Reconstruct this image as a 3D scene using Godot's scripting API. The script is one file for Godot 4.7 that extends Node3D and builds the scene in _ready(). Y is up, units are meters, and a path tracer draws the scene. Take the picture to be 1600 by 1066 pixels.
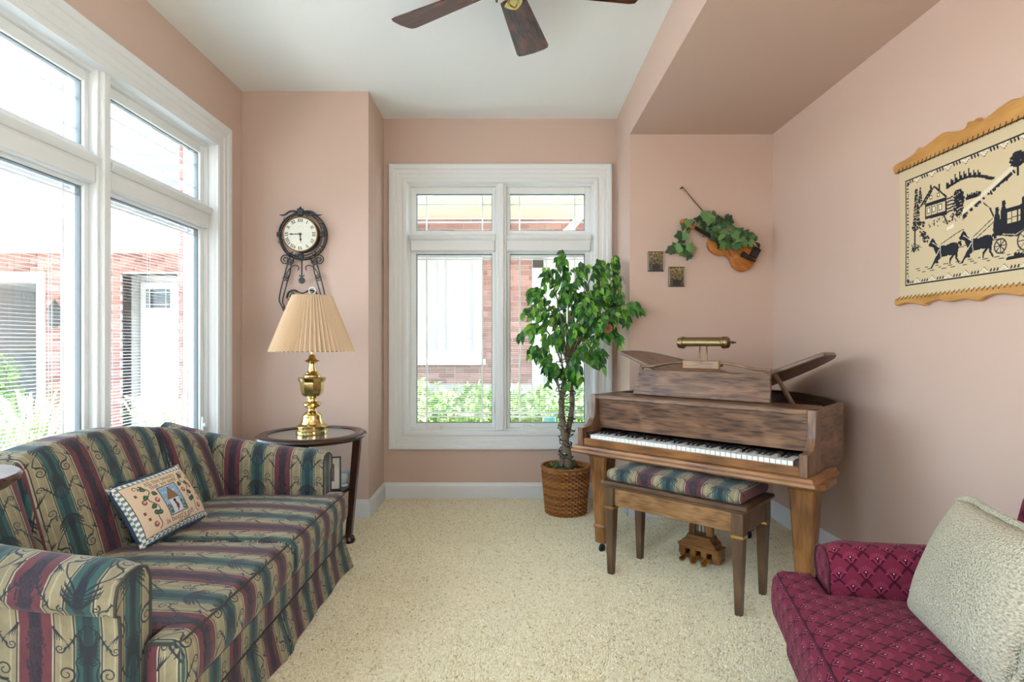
extends Node3D

# A pink sitting room with a loveseat, a butterfly grand piano, a ficus and two tall windows.
# x to the right, y up, z towards the viewer; metres.

const XL := -1.88      # left wall
const XR := 1.859      # right wall
const ZB := -4.505     # back wall of the window bay
const ZN := -4.015     # walls beside the bay
const BL := -0.989     # left cheek of the bay
const BR := 0.852      # right cheek of the bay and face of the soffit
const ZR := 2.9        # wall behind the viewer
const HT := 3.003      # ceiling
const SF := 2.70       # underside of the soffit

func _ready() -> void:
	rng.seed = 7
	camera_and_light()
	materials()
	room()
	windows()
	outdoors()
	seating()
	piano()
	tables()
	wall_things()
	plants()
	fan()
	carpet()

func camera_and_light() -> void:
	var cam := Camera3D.new()
	cam.name = "camera"
	cam.projection = Camera3D.PROJECTION_FRUSTUM
	cam.near = 0.05
	cam.far = 200.0
	# focal length 890 of the picture's 1066 rows; the lens is shifted by a few rows and columns
	cam.size = 1066.0 / 890.0 * cam.near
	cam.frustum_offset = Vector2(5.0, 5.0) / 890.0 * cam.near
	cam.position = Vector3(0, 1.22, 0)
	add_child(cam)
	cam.current = true
	var we := WorldEnvironment.new()
	we.name = "overcast_sky"
	var e := Environment.new()
	e.tonemap_mode = Environment.TONE_MAPPER_LINEAR
	e.tonemap_exposure = 2.45
	e.background_mode = Environment.BG_SKY
	var sm := ProceduralSkyMaterial.new()
	sm.sky_top_color = Color(0.72, 0.86, 1.0)
	sm.sky_horizon_color = Color(0.87, 0.95, 1.0)
	sm.sky_curve = 0.3
	sm.ground_horizon_color = Color(0.8, 0.8, 0.78)
	sm.ground_bottom_color = Color(0.5, 0.5, 0.47)
	sm.sky_energy_multiplier = 1.0
	sm.ground_energy_multiplier = 1.0
	var sky := Sky.new()
	sky.sky_material = sm
	e.sky = sky
	e.background_energy_multiplier = 4.2
	e.sdfgi_enabled = true
	e.ssao_enabled = true
	e.ssil_enabled = true
	we.environment = e
	add_child(we)
	# the sun stands high to the right, over the house: it lights the drive and the houses outside, not the room
	var sun := DirectionalLight3D.new()
	sun.name = "sun"
	sun.light_color = Color(1.0, 0.975, 0.94)
	sun.light_energy = 7.0
	sun.light_angular_distance = 1.5
	sun.shadow_enabled = true
	sun.sky_mode = DirectionalLight3D.SKY_MODE_LIGHT_ONLY
	add_child(sun)
	sun.look_at_from_position(Vector3.ZERO, Vector3(-0.56, -0.82, 0.06))

# ------------------------------------------------------------------ mesh builder
class MB:
	var v := PackedVector3Array()
	var n := PackedVector3Array()
	var t := PackedVector2Array()
	# P points, T triangles (3 indices each), U one uv per corner (or empty), uvf(p, n) -> uv
	func prim(P: PackedVector3Array, T: PackedInt32Array, U := PackedVector2Array(), crease := 35.0, closed := true, weld := false, uvf = null) -> void:
		var I := T
		if weld:
			var seen := {}
			var mp := PackedInt32Array()
			mp.resize(P.size())
			for i in P.size():
				var k := Vector3i((P[i] * 20000.0).round())
				if not seen.has(k):
					seen[k] = i
				mp[i] = seen[k]
			for i in I.size():
				I[i] = mp[I[i]]
		var nt := I.size() / 3
		var flip := false
		if closed:
			var vol := 0.0
			var o := P[I[0]]
			for i in nt:
				vol += (P[I[3 * i]] - o).dot((P[I[3 * i + 1]] - o).cross(P[I[3 * i + 2]] - o))
			flip = vol < 0.0
		var fn := PackedVector3Array()
		fn.resize(nt)
		var cnt := PackedInt32Array()
		cnt.resize(P.size() + 1)
		for i in nt:
			var a := P[I[3 * i]]
			var c := (P[I[3 * i + 1]] - a).cross(P[I[3 * i + 2]] - a)
			fn[i] = -c if flip else c
			for k in 3:
				cnt[I[3 * i + k] + 1] += 1
		for i in P.size():
			cnt[i + 1] += cnt[i]
		var fill := cnt.duplicate()
		var adj := PackedInt32Array()
		adj.resize(nt * 3)
		for i in nt:
			for k in 3:
				var q := I[3 * i + k]
				adj[fill[q]] = i
				fill[q] += 1
		var ct := cos(deg_to_rad(crease))
		var order := [0, 1, 2] if flip else [0, 2, 1]
		var un := PackedVector3Array()
		un.resize(nt)
		for i in nt:
			un[i] = fn[i].normalized()
		for i in nt:
			if fn[i].length_squared() < 1e-20:
				continue
			for k in order:
				var q := I[3 * i + k]
				var s := Vector3.ZERO
				if crease <= 0.0:
					s = un[i]
				else:
					for j in range(cnt[q], cnt[q + 1]):
						if un[adj[j]].dot(un[i]) >= ct:
							s += fn[adj[j]]
					s = s.normalized()
				v.append(P[q])
				n.append(s)
				if uvf != null:
					t.append(uvf.call(P[q], un[i]))
				elif U.size():
					t.append(U[3 * i + k])
				else:
					t.append(Vector2(P[q].x, P[q].y))
	func loft(rings: Array, closed := true, caps := true, crease := 35.0, su := 1.0, sv := 1.0, loop := false, uvf = null, capf = null) -> void:
		var R := rings.size()
		var K: int = rings[0].size()
		var P := PackedVector3Array()
		for r in rings:
			P.append_array(r)
		var T := PackedInt32Array()
		var U := PackedVector2Array()
		var uu := [0.0]
		for i in range(1, R + 1):
			var a: Vector3 = rings[(i - 1) % R][0]
			var b: Vector3 = rings[i % R][0]
			var a2: Vector3 = rings[(i - 1) % R][K / 2]
			var b2: Vector3 = rings[i % R][K / 2]
			uu.append(uu[-1] + (a.distance_to(b) + a2.distance_to(b2)) * 0.5)
		var vv := [0.0]
		var rm: PackedVector3Array = rings[R / 2]
		for j in K:
			vv.append(vv[-1] + rm[j].distance_to(rm[(j + 1) % K]))
		for i in (R if loop else R - 1):
			for j in (K if closed else K - 1):
				var i2 := (i + 1) % R
				var j2 := (j + 1) % K
				T.append_array([i * K + j, i2 * K + j, i2 * K + j2, i * K + j, i2 * K + j2, i * K + j2])
				var q := [Vector2(uu[i] * su, vv[j] * sv), Vector2(uu[i + 1] * su, vv[j] * sv), Vector2(uu[i + 1] * su, vv[j + 1] * sv), Vector2(uu[i] * su, vv[j + 1] * sv)]
				U.append_array([q[0], q[1], q[2], q[0], q[2], q[3]])
		if caps and closed and not loop:
			for e in 2:
				var ring: PackedVector3Array = rings[0] if e == 0 else rings[R - 1]
				var off := 0 if e == 0 else (R - 1) * K
				var c := Vector3.ZERO
				for p in ring:
					c += p
				c /= K
				var nn := Vector3.ZERO
				for j in K:
					nn += (ring[j] - c).cross(ring[(j + 1) % K] - c)
				if nn.length() < 1e-9:
					continue
				nn = nn.normalized()
				var ax := (ring[0] - c).normalized()
				var ay := nn.cross(ax)
				var poly := PackedVector2Array()
				for p in ring:
					poly.append(Vector2((p - c).dot(ax), (p - c).dot(ay)))
				var tri := Geometry2D.triangulate_polygon(poly)
				if tri.is_empty():
					for j in range(1, K - 1):
						tri.append_array([0, j, j + 1])
				for k in range(0, tri.size(), 3):
					var x := [tri[k], tri[k + 1], tri[k + 2]]
					var sg := (poly[x[1]] - poly[x[0]]).cross(poly[x[2]] - poly[x[0]])
					# cap e=0 must face away from the sweep
					if (sg > 0) == (e == 0):
						x = [x[0], x[2], x[1]]
					# walls run (i, i+1, j+1): outward orientation is settled by the volume test
					for q in [x[0], x[2], x[1]]:
						T.append(off + q)
						U.append(capf.call(ring[q], nn) if capf != null else poly[q] * Vector2(su, sv))
		prim(P, T, U, crease, closed and (caps or loop), false, uvf)
	func tube(pts: Array, rad, sides := 8, loop := false, crease := 60.0, su := 1.0, sv := 1.0) -> void:
		var rings := []
		var N := pts.size()
		var up := Vector3.UP
		for i in N:
			var a: Vector3 = pts[(i - 1 + N) % N] if loop else pts[maxi(i - 1, 0)]
			var b: Vector3 = pts[(i + 1) % N] if loop else pts[mini(i + 1, N - 1)]
			var d := (b - a).normalized()
			if i == 0:
				up = Vector3.UP if absf(d.y) < 0.9 else Vector3.RIGHT
			var s := d.cross(up).normalized()
			up = s.cross(d).normalized()
			var r: float = rad[i] if rad is Array else rad
			var ring := PackedVector3Array()
			for k in sides:
				var an := TAU * k / sides
				ring.append(pts[i] + (s * cos(an) + up * sin(an)) * r)
			rings.append(ring)
		loft(rings, true, true, crease, su, sv, loop)
	func lathe(prof: Array, seg := 32, xf := Transform3D(), crease := 35.0, radial = null) -> void:
		var rings := []
		for p in prof:
			var ring := PackedVector3Array()
			for k in seg:
				var an := TAU * k / seg
				var r: float = maxf(p.x, 0.0002)
				if radial != null:
					r *= radial.call(an, p)
				ring.append(xf * Vector3(r * cos(an), p.y, r * sin(an)))
			rings.append(ring)
		loft(rings, true, true, crease)
	# polygon in the xf's xy plane, thickness from z0 to z1, chamfer b
	func slab(poly: PackedVector2Array, z0: float, z1: float, b := 0.0, xf := Transform3D(), crease := 25.0, su := 1.0) -> void:
		var P := poly
		if Geometry2D.is_polygon_clockwise(P):
			P = P.duplicate()
			P.reverse()
		var inn := PackedVector2Array()
		var K := P.size()
		for i in K:
			var d1 := (P[i] - P[(i - 1 + K) % K]).normalized()
			var d2 := (P[(i + 1) % K] - P[i]).normalized()
			var n1 := Vector2(-d1.y, d1.x)
			var n2 := Vector2(-d2.y, d2.x)
			var m := (n1 + n2)
			m = m / maxf(m.length_squared() * 0.5, 0.3)
			inn.append(P[i] + m * b)
		var rings := []
		var lv := [[inn, z0], [P, z0 + b], [P, z1 - b], [inn, z1]] if b > 0.0 else [[P, z0], [P, z1]]
		for l in lv:
			var ring := PackedVector3Array()
			for p in l[0]:
				ring.append(xf * Vector3(p.x, p.y, l[1]))
			rings.append(ring)
		loft(rings, true, true, crease, su, su)
	func box(c: Vector3, s: Vector3, b := 0.0, xf := Transform3D()) -> void:
		var h := s * 0.5
		var poly: PackedVector2Array
		if b > 0.0:
			poly = PackedVector2Array([Vector2(-h.x + b, -h.y), Vector2(h.x - b, -h.y), Vector2(h.x, -h.y + b), Vector2(h.x, h.y - b), Vector2(h.x - b, h.y), Vector2(-h.x + b, h.y), Vector2(-h.x, h.y - b), Vector2(-h.x, -h.y + b)])
		else:
			poly = PackedVector2Array([Vector2(-h.x, -h.y), Vector2(h.x, -h.y), Vector2(h.x, h.y), Vector2(-h.x, h.y)])
		slab(poly, -h.z, h.z, b, xf * Transform3D(Basis(), c), 25.0)
	# box between two corners
	func bb(a: Vector3, c: Vector3, b := 0.0, xf := Transform3D()) -> void:
		box((a + c) * 0.5, (c - a).abs(), b, xf)
	# rounded, plump box; warp(p, q) moves the points (q in -1..1)
	func soft(a: Vector3, c: Vector3, r: float, uvf = null, warp = null, seg := 6) -> void:
		var h := (c - a) * 0.5
		var o := (a + c) * 0.5
		var P := PackedVector3Array()
		var T := PackedInt32Array()
		var ts := []
		for ax in 3:
			var e: float = minf(r / h[ax], 0.999)
			var l := []
			for k in 4:
				l.append(-1.0 + e * k / 4.0)
			for k in seg + 1:
				l.append(lerpf(-1.0 + e, 1.0 - e, float(k) / seg))
			for k in 4:
				l.append(1.0 - e + e * (k + 1) / 4.0)
			ts.append(l)
		for ax in 3:
			var b1 := (ax + 1) % 3
			var b2 := (ax + 2) % 3
			for sgn in [-1.0, 1.0]:
				var base := P.size()
				var l1: Array = ts[b1]
				var l2: Array = ts[b2]
				for s1 in l1:
					for s2 in l2:
						var q := Vector3.ZERO
						q[ax] = sgn
						q[b1] = s1
						q[b2] = s2
						var w := q * h
						var inn := Vector3(clampf(w.x, -h.x + r, h.x - r), clampf(w.y, -h.y + r, h.y - r), clampf(w.z, -h.z + r, h.z - r))
						var d := w - inn
						var p := o + inn + d.normalized() * minf(r, d.length() * 1.0 if d.length() < r else r)
						if warp != null:
							p = warp.call(p, q)
						P.append(p)
				for i in l1.size() - 1:
					for j in l2.size() - 1:
						var k := base + i * l2.size() + j
						var k2 := k + l2.size()
						if sgn > 0:
							T.append_array([k, k2, k2 + 1, k, k2 + 1, k + 1])
						else:
							T.append_array([k, k2 + 1, k2, k, k + 1, k2 + 1])
		prim(P, T, PackedVector2Array(), 50.0, true, true, uvf)
	func join(o: MB, xf := Transform3D()) -> void:
		for i in o.v.size():
			v.append(xf * o.v[i])
			n.append((xf.basis * o.n[i]).normalized())
		t.append_array(o.t)
	func mesh(m: Material = null) -> ArrayMesh:
		var arr := []
		arr.resize(Mesh.ARRAY_MAX)
		arr[Mesh.ARRAY_VERTEX] = v
		arr[Mesh.ARRAY_NORMAL] = n
		arr[Mesh.ARRAY_TEX_UV] = t
		var am := ArrayMesh.new()
		am.add_surface_from_arrays(Mesh.PRIMITIVE_TRIANGLES, arr)
		if m:
			am.surface_set_material(0, m)
		return am

# ------------------------------------------------------------------ nodes
var M := {}
var names := {}
var rng := RandomNumberGenerator.new()

func numbered(called: String) -> String:
	var k: int = names.get(called, 0)
	names[called] = k + 1
	return called if k == 0 else "%s_%03d" % [called, k]

func tag(o: Node, label := "", category := "", group := "", kind := "") -> Node:
	if label: o.set_meta("label", label)
	if category: o.set_meta("category", category)
	if group: o.set_meta("group", group)
	if kind: o.set_meta("kind", kind)
	return o

func thing(called: String, label: String, category: String, at := Vector3.ZERO, turn := 0.0, group := "") -> Node3D:
	var o := Node3D.new()
	o.name = numbered(called)
	add_child(o)
	o.position = at
	o.rotation.y = turn
	tag(o, label, category, group)
	return o

func mi(called: String, mesh: Mesh, m: Material, parent: Node, xf := Transform3D()) -> MeshInstance3D:
	var o := MeshInstance3D.new()
	o.name = numbered(called) if parent == self else called
	o.mesh = mesh
	if m: o.material_override = m
	o.transform = xf
	parent.add_child(o, true)
	return o

func part(called: String, mb: MB, m: Material, parent: Node, label := "") -> MeshInstance3D:
	var o := mi(called, mb.mesh(m), null, parent)
	if label: o.set_meta("label", label)
	return o

func struct(called: String, mb: MB, m: Material, label := "", parent: Node = self) -> MeshInstance3D:
	var o := part(called, mb, m, parent, label)
	if parent == self: o.set_meta("kind", "structure")
	return o

func group_structure(called: String, label: String) -> Node3D:
	var o := Node3D.new()
	o.name = numbered(called)
	add_child(o)
	tag(o, label, "", "", "structure")
	return o

func pv(a: Array) -> PackedVector2Array:
	var r := PackedVector2Array()
	for i in range(0, a.size(), 2):
		r.append(Vector2(a[i], a[i + 1]))
	return r

func spline(pts: Array, per := 8, loop := false) -> Array:
	var out := []
	var N := pts.size()
	for i in (N if loop else N - 1):
		var p0 = pts[(i - 1 + N) % N] if loop or i > 0 else pts[i]
		var p1 = pts[i]
		var p2 = pts[(i + 1) % N]
		var p3 = pts[(i + 2) % N] if loop or i + 2 < N else p2
		for k in per:
			out.append(p1.cubic_interpolate(p2, p0, p3, float(k) / per))
	if not loop:
		out.append(pts[N - 1])
	return out

# ------------------------------------------------------------------ materials
func mat(col: Color, rough := 0.6, metal := 0.0, spec := 0.5) -> StandardMaterial3D:
	var m := StandardMaterial3D.new()
	m.albedo_color = col
	m.roughness = rough
	m.metallic = metal
	m.metallic_specular = spec
	return m

func rgb(r: float, g: float, b: float) -> Color:
	return Color(r / 255.0, g / 255.0, b / 255.0)

func noise(sd: int, freq: float, oct := 3) -> FastNoiseLite:
	var f := FastNoiseLite.new()
	f.seed = sd
	f.frequency = freq
	f.fractal_octaves = oct
	f.noise_type = FastNoiseLite.TYPE_SIMPLEX_SMOOTH
	return f

# seamless grey noise picture of w x h, made small (sw x sh) and stretched
func nimg(sd: int, freq: float, sw: int, sh: int, w: int, h: int, oct := 3) -> Image:
	var im := noise(sd, freq, oct).get_seamless_image(sw, sh)
	im.convert(Image.FORMAT_L8)
	if sw != w or sh != h:
		im.resize(w, h, Image.INTERPOLATE_CUBIC)
	return im

func ramp(cols: Array, x: float) -> Color:
	x = clampf(x, 0.0, 0.9999) * (cols.size() - 1)
	var i := int(x)
	var a: Color = cols[i]
	return a.lerp(cols[i + 1], x - i)

func wood_image(sd: int, cols: Array, figure := 0.35, W := 512, H := 512) -> Image:
	var a := nimg(sd, 0.03, 64, 256, W, H, 3).get_data()
	var b := nimg(sd + 1, 0.16, 40, H, W, H, 2).get_data()
	var c := nimg(sd + 2, 0.02, 128, 256, W, H, 3).get_data()
	var d := nimg(sd + 3, 0.075, 46, 420, W, H, 2).get_data()
	var out := PackedByteArray()
	out.resize(W * H * 3)
	for i in W * H:
		var x := 0.5 + (a[i] / 255.0 - 0.5) * 0.55 + (b[i] / 255.0 - 0.5) * 0.30 + (c[i] / 255.0 - 0.5) * 0.3
		var f := smoothstep(0.52, 0.82, d[i] / 255.0) * figure
		var q := ramp(cols, x - f)
		out[i * 3] = int(clampf(q.r, 0, 1) * 255.0)
		out[i * 3 + 1] = int(clampf(q.g, 0, 1) * 255.0)
		out[i * 3 + 2] = int(clampf(q.b, 0, 1) * 255.0)
	return Image.create_from_data(W, H, false, Image.FORMAT_RGB8, out)

func wood_mat(im: Image, per_metre: float, rough: float, vertical := false) -> StandardMaterial3D:
	var m := mat(Color.WHITE, rough)
	var q := im
	if vertical:
		q = im.duplicate()
		q.rotate_90(CLOCKWISE)
	m.albedo_texture = ImageTexture.create_from_image(q)
	m.uv1_triplanar = true
	m.uv1_scale = Vector3.ONE * per_metre
	m.uv1_triplanar_sharpness = 8.0
	return m

# ------------------------------------------------------------------ drawing on pictures
func disc(im: Image, x: float, y: float, r: float, col: Color, wrap := true) -> void:
	var W := im.get_width()
	var H := im.get_height()
	for j in range(floori(y - r - 1), ceili(y + r + 1)):
		for i in range(floori(x - r - 1), ceili(x + r + 1)):
			var d := Vector2(i + 0.5 - x, j + 0.5 - y).length() - r
			if d < 0.5:
				var i2 := posmod(i, W) if wrap else i
				var j2 := posmod(j, H) if wrap else j
				if i2 < 0 or j2 < 0 or i2 >= W or j2 >= H:
					continue
				im.set_pixel(i2, j2, im.get_pixel(i2, j2).lerp(col, clampf(0.5 - d, 0.0, 1.0) * col.a))

func stroke(im: Image, pts: Array, r0: float, r1: float, col: Color, wrap := true) -> void:
	var L := 0.0
	for i in pts.size() - 1:
		L += pts[i].distance_to(pts[i + 1])
	var s := 0.0
	for i in pts.size() - 1:
		var d: float = pts[i].distance_to(pts[i + 1])
		var r := lerpf(r0, r1, s / maxf(L, 0.001))
		var st := maxi(1, int(d / maxf(r * 0.8, 0.6)))
		for k in st:
			var p: Vector2 = pts[i].lerp(pts[i + 1], float(k) / st)
			disc(im, p.x, p.y, lerpf(r0, r1, (s + d * k / st) / maxf(L, 0.001)), col, wrap)
		s += d

func spiral(c: Vector2, r0: float, r1: float, a0: float, turns: float, mir := 1.0) -> Array:
	var out := []
	for k in 41:
		var f := k / 40.0
		var a := a0 + turns * TAU * f
		var r := lerpf(r0, r1, pow(f, 0.8))
		out.append(c + Vector2(cos(a) * mir, sin(a)) * r)
	return out

func fillpoly(im: Image, pts: PackedVector2Array, col: Color) -> void:
	var lo := 1e9
	var hi := -1e9
	for p in pts:
		lo = minf(lo, p.y)
		hi = maxf(hi, p.y)
	for y in range(maxi(0, floori(lo)), mini(im.get_height(), ceili(hi) + 1)):
		var xs := []
		var yy := y + 0.5
		for i in pts.size():
			var a := pts[i]
			var b := pts[(i + 1) % pts.size()]
			if (a.y <= yy) != (b.y <= yy):
				xs.append(a.x + (yy - a.y) / (b.y - a.y) * (b.x - a.x))
		xs.sort()
		for k in range(0, xs.size() - 1, 2):
			var x0 := maxi(0, roundi(xs[k]))
			var x1 := mini(im.get_width(), maxi(roundi(xs[k + 1]), roundi(xs[k]) + 1))
			if x1 > x0:
				im.fill_rect(Rect2i(x0, y, x1 - x0, 1), col)

func line(im: Image, a: Vector2, b: Vector2, w: int, col: Color) -> void:
	var st := maxi(1, int(a.distance_to(b) * 1.5))
	for k in st + 1:
		var p := a.lerp(b, float(k) / st)
		im.fill_rect(Rect2i(roundi(p.x - w * 0.5), roundi(p.y - w * 0.5), w, w), col)

# lettering drawn from the outlines of the font
func write(im: Image, text: String, at: Vector2, height: float, ang: float, col: Color) -> void:
	var tm := TextMesh.new()
	tm.text = text
	var f := SystemFont.new()
	f.font_names = PackedStringArray(["Droid Serif"])
	tm.font = f
	tm.font_size = 64
	tm.pixel_size = 1.0
	tm.depth = 0.0
	tm.curve_step = 4.0
	var arr := tm.get_mesh_arrays()
	var P: PackedVector3Array = arr[Mesh.ARRAY_VERTEX]
	var I = arr[Mesh.ARRAY_INDEX]
	var idx: PackedInt32Array = I if I != null and I.size() else PackedInt32Array(range(P.size()))
	for i in range(0, idx.size() - 2, 3):
		var tri := PackedVector2Array()
		for k in 3:
			var p := P[idx[i + k]]
			tri.append(at + Vector2(p.x, -p.y).rotated(ang) * height / 48.0)
		fillpoly(im, tri, col)

# ------------------------------------------------------------------ materials of the place
func tex_mat(im: Image, rough: float) -> StandardMaterial3D:
	var m := mat(Color.WHITE, rough)
	m.albedo_texture = ImageTexture.create_from_image(im)
	return m

func materials() -> void:
	M.wall = mat(rgb(205, 178, 161), 0.75, 0.0, 0.35)
	M.ceiling = mat(rgb(245, 246, 241), 0.85, 0.0, 0.3)
	M.trim = mat(rgb(226, 227, 224), 0.32)
	M.vinyl = mat(rgb(232, 234, 230), 0.4)
	M.gasket = mat(rgb(110, 118, 120), 0.5)
	M.slat = mat(rgb(222, 223, 222), 0.5)
	M.cord = mat(rgb(220, 220, 214), 0.7)
	M.glass = mat(Color(1, 1, 1, 0.04), 0.0)
	M.glass.transparency = BaseMaterial3D.TRANSPARENCY_ALPHA
	M.white = mat(rgb(240, 240, 236), 0.5)
	M.drawn = mat(rgb(172, 172, 170), 0.7)
	M.black = mat(rgb(22, 22, 24), 0.5)
	M.key_white = mat(rgb(238, 238, 232), 0.25)
	M.key_black = mat(rgb(26, 25, 26), 0.3)
	M.brass = mat(rgb(216, 188, 124), 0.16, 1.0)
	M.old_brass = mat(rgb(136, 114, 80), 0.36, 1.0)
	M.iron = mat(rgb(62, 66, 68), 0.55, 0.5)
	M.plate = mat(rgb(44, 36, 28), 0.5, 0.4)
	M.felt = mat(rgb(40, 24, 22), 0.95)
	M.rubber = mat(rgb(30, 30, 30), 0.7)
	# woods
	var wp := wood_image(11, [rgb(62, 44, 34), rgb(102, 74, 55), rgb(136, 102, 76), rgb(156, 121, 92)], 0.32)
	M.piano_h = wood_mat(wp, 1.5, 0.3)
	M.piano_v = wood_mat(wp, 1.5, 0.3, true)
	var wo := wood_image(23, [rgb(84, 54, 28), rgb(122, 80, 42), rgb(150, 102, 56), rgb(168, 118, 68)], 0.12)
	M.oak_h = wood_mat(wo, 1.6, 0.32)
	M.oak_v = wood_mat(wo, 1.6, 0.32, true)
	var wd := wood_image(31, [rgb(34, 20, 16), rgb(50, 29, 22), rgb(66, 38, 28), rgb(76, 46, 34)], 0.1)
	M.dark_h = wood_mat(wd, 1.6, 0.25)
	M.dark_v = wood_mat(wd, 1.6, 0.25, true)
	var wm := wood_image(43, [rgb(60, 44, 32), rgb(88, 66, 48), rgb(108, 82, 60), rgb(122, 94, 70)], 0.15)
	M.bench_v = wood_mat(wm, 1.8, 0.32, true)
	M.bench_h = wood_mat(wm, 1.8, 0.32)
	var wb := wood_image(57, [rgb(96, 68, 42), rgb(134, 98, 62), rgb(160, 120, 80), rgb(176, 138, 96)], 0.25)
	M.bench_apron = wood_mat(wb, 2.2, 0.3)
	var wf := wood_image(71, [rgb(40, 22, 18), rgb(78, 44, 34), rgb(104, 62, 46), rgb(120, 76, 58)], 0.3)
	M.blade = wood_mat(wf, 1.8, 0.25)
	var wh := wood_image(83, [rgb(158, 108, 50), rgb(184, 132, 66), rgb(200, 148, 80), rgb(210, 160, 92)], 0.05)
	M.honey = wood_mat(wh, 1.4, 0.4)
	var wv := wood_image(91, [rgb(120, 66, 22), rgb(160, 94, 34), rgb(184, 114, 44), rgb(196, 128, 56)], 0.08)
	M.violin = wood_mat(wv, 3.0, 0.22, true)
	M.ebony = mat(rgb(24, 20, 20), 0.3)
	M.bow = mat(rgb(84, 42, 26), 0.35)
	# cloth
	M.sofa = tex_mat(sofa_image(), 0.85)
	M.sofa.rim_enabled = true
	M.sofa.rim = 0.25
	M.piping = mat(rgb(64, 60, 54), 0.9)
	M.red = tex_mat(red_image(), 0.75)
	M.red.rim_enabled = true
	M.red.rim = 0.08
	M.red.rim_tint = 0.8
	M.red.metallic_specular = 0.25
	M.red_pipe = mat(rgb(70, 20, 38), 0.85)
	M.boucle = boucle_mat()
	# plants
	M.leaf = []
	for c in [rgb(62, 116, 38), rgb(40, 90, 36), rgb(88, 146, 48), rgb(30, 70, 36), rgb(128, 176, 60)]:
		var l := mat(c, 0.42)
		l.backlight_enabled = true
		l.backlight = c
		M.leaf.append(l)
	M.bark = noise_mat(61, [rgb(92, 78, 64), rgb(128, 112, 94), rgb(152, 136, 116)], 18.0, 0.9, 0.3)
	M.wire = mat(rgb(22, 52, 34), 0.55)
	M.bulb = mat(Color(0.95, 0.98, 1.0, 0.35), 0.05)
	M.bulb.transparency = BaseMaterial3D.TRANSPARENCY_ALPHA
	M.wicker = []
	for c in [rgb(156, 98, 44), rgb(142, 86, 36), rgb(168, 110, 52), rgb(128, 76, 32)]:
		M.wicker.append(mat(c, 0.5))
	M.moss = noise_mat(67, [rgb(40, 52, 24), rgb(74, 92, 42), rgb(60, 48, 30)], 30.0, 1.0, 0.4)
	# shade
	M.shade = mat(rgb(220, 192, 158), 0.8)
	M.shade.backlight_enabled = true
	M.shade.backlight = Color(0.34, 0.28, 0.20)
	M.face = noise_mat(77, [rgb(206, 200, 176), rgb(232, 228, 208), rgb(238, 236, 220)], 14.0, 0.6, 0.0)
	# outdoors
	M.brick = []
	for c in [rgb(130, 82, 70), rgb(142, 94, 82), rgb(116, 70, 60), rgb(154, 108, 96)]:
		M.brick.append(mat(c, 0.9))
	M.mortar = mat(rgb(158, 148, 138), 0.95)
	M.stone = mat(rgb(168, 162, 152), 0.9)
	M.siding = mat(rgb(216, 206, 190), 0.8)
	M.outer_white = mat(rgb(184, 182, 176), 0.6)
	M.shingle = [mat(rgb(60, 60, 62), 0.95), mat(rgb(72, 71, 72), 0.95), mat(rgb(50, 50, 52), 0.95)]
	M.dark_glass = mat(rgb(40, 52, 56), 0.08)
	M.drywall = mat(rgb(198, 196, 190), 0.9)
	M.paving = noise_mat(103, [rgb(172, 171, 168), rgb(190, 189, 186), rgb(200, 199, 197)], 1.5, 0.95, 0.0)
	M.grass_ground = noise_mat(107, [rgb(84, 98, 62), rgb(98, 112, 72), rgb(110, 122, 82)], 1.2, 0.95, 0.0)
	M.shrub = []
	for c in [rgb(96, 132, 52), rgb(116, 150, 66), rgb(72, 108, 44)]:
		var l2 := mat(c, 0.6)
		l2.backlight_enabled = true
		l2.backlight = c * 0.6
		M.shrub.append(l2)
	M.plume = mat(rgb(196, 182, 154), 0.9)
	M.plume.backlight_enabled = true
	M.plume.backlight = Color(0.4, 0.36, 0.28)
	M.flower = mat(rgb(206, 120, 170), 0.8)

# mottled colour in the object's own space
func noise_mat(sd: int, cols: Array, per_metre: float, rough: float, relief: float) -> StandardMaterial3D:
	var g := nimg(sd, 0.03, 256, 256, 256, 256, 4)
	var d := g.get_data()
	var out := PackedByteArray()
	out.resize(256 * 256 * 3)
	for i in 256 * 256:
		var q := ramp(cols, d[i] / 255.0)
		out[i * 3] = int(q.r * 255.0)
		out[i * 3 + 1] = int(q.g * 255.0)
		out[i * 3 + 2] = int(q.b * 255.0)
	var m := mat(Color.WHITE, rough)
	m.albedo_texture = ImageTexture.create_from_image(Image.create_from_data(256, 256, false, Image.FORMAT_RGB8, out))
	m.uv1_triplanar = true
	m.uv1_scale = Vector3.ONE * per_metre
	if relief > 0.0:
		m.heightmap_enabled = true
		m.heightmap_texture = ImageTexture.create_from_image(g)
		m.heightmap_scale = relief
	return m

func boucle_mat() -> StandardMaterial3D:
	var g := nimg(201, 0.11, 512, 512, 512, 512, 2)
	var d := g.get_data()
	var out := PackedByteArray()
	out.resize(512 * 512 * 3)
	for i in 512 * 512:
		var q := ramp([rgb(112, 104, 84), rgb(172, 164, 140), rgb(198, 191, 168), rgb(212, 206, 186)], d[i] / 255.0)
		out[i * 3] = int(q.r * 255.0)
		out[i * 3 + 1] = int(q.g * 255.0)
		out[i * 3 + 2] = int(q.b * 255.0)
	var m := mat(Color.WHITE, 0.95)
	m.albedo_texture = ImageTexture.create_from_image(Image.create_from_data(512, 512, false, Image.FORMAT_RGB8, out))
	m.uv1_triplanar = true
	m.uv1_scale = Vector3.ONE * 2.6
	m.heightmap_enabled = true
	m.heightmap_texture = ImageTexture.create_from_image(g)
	m.heightmap_scale = 0.8
	return m

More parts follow.
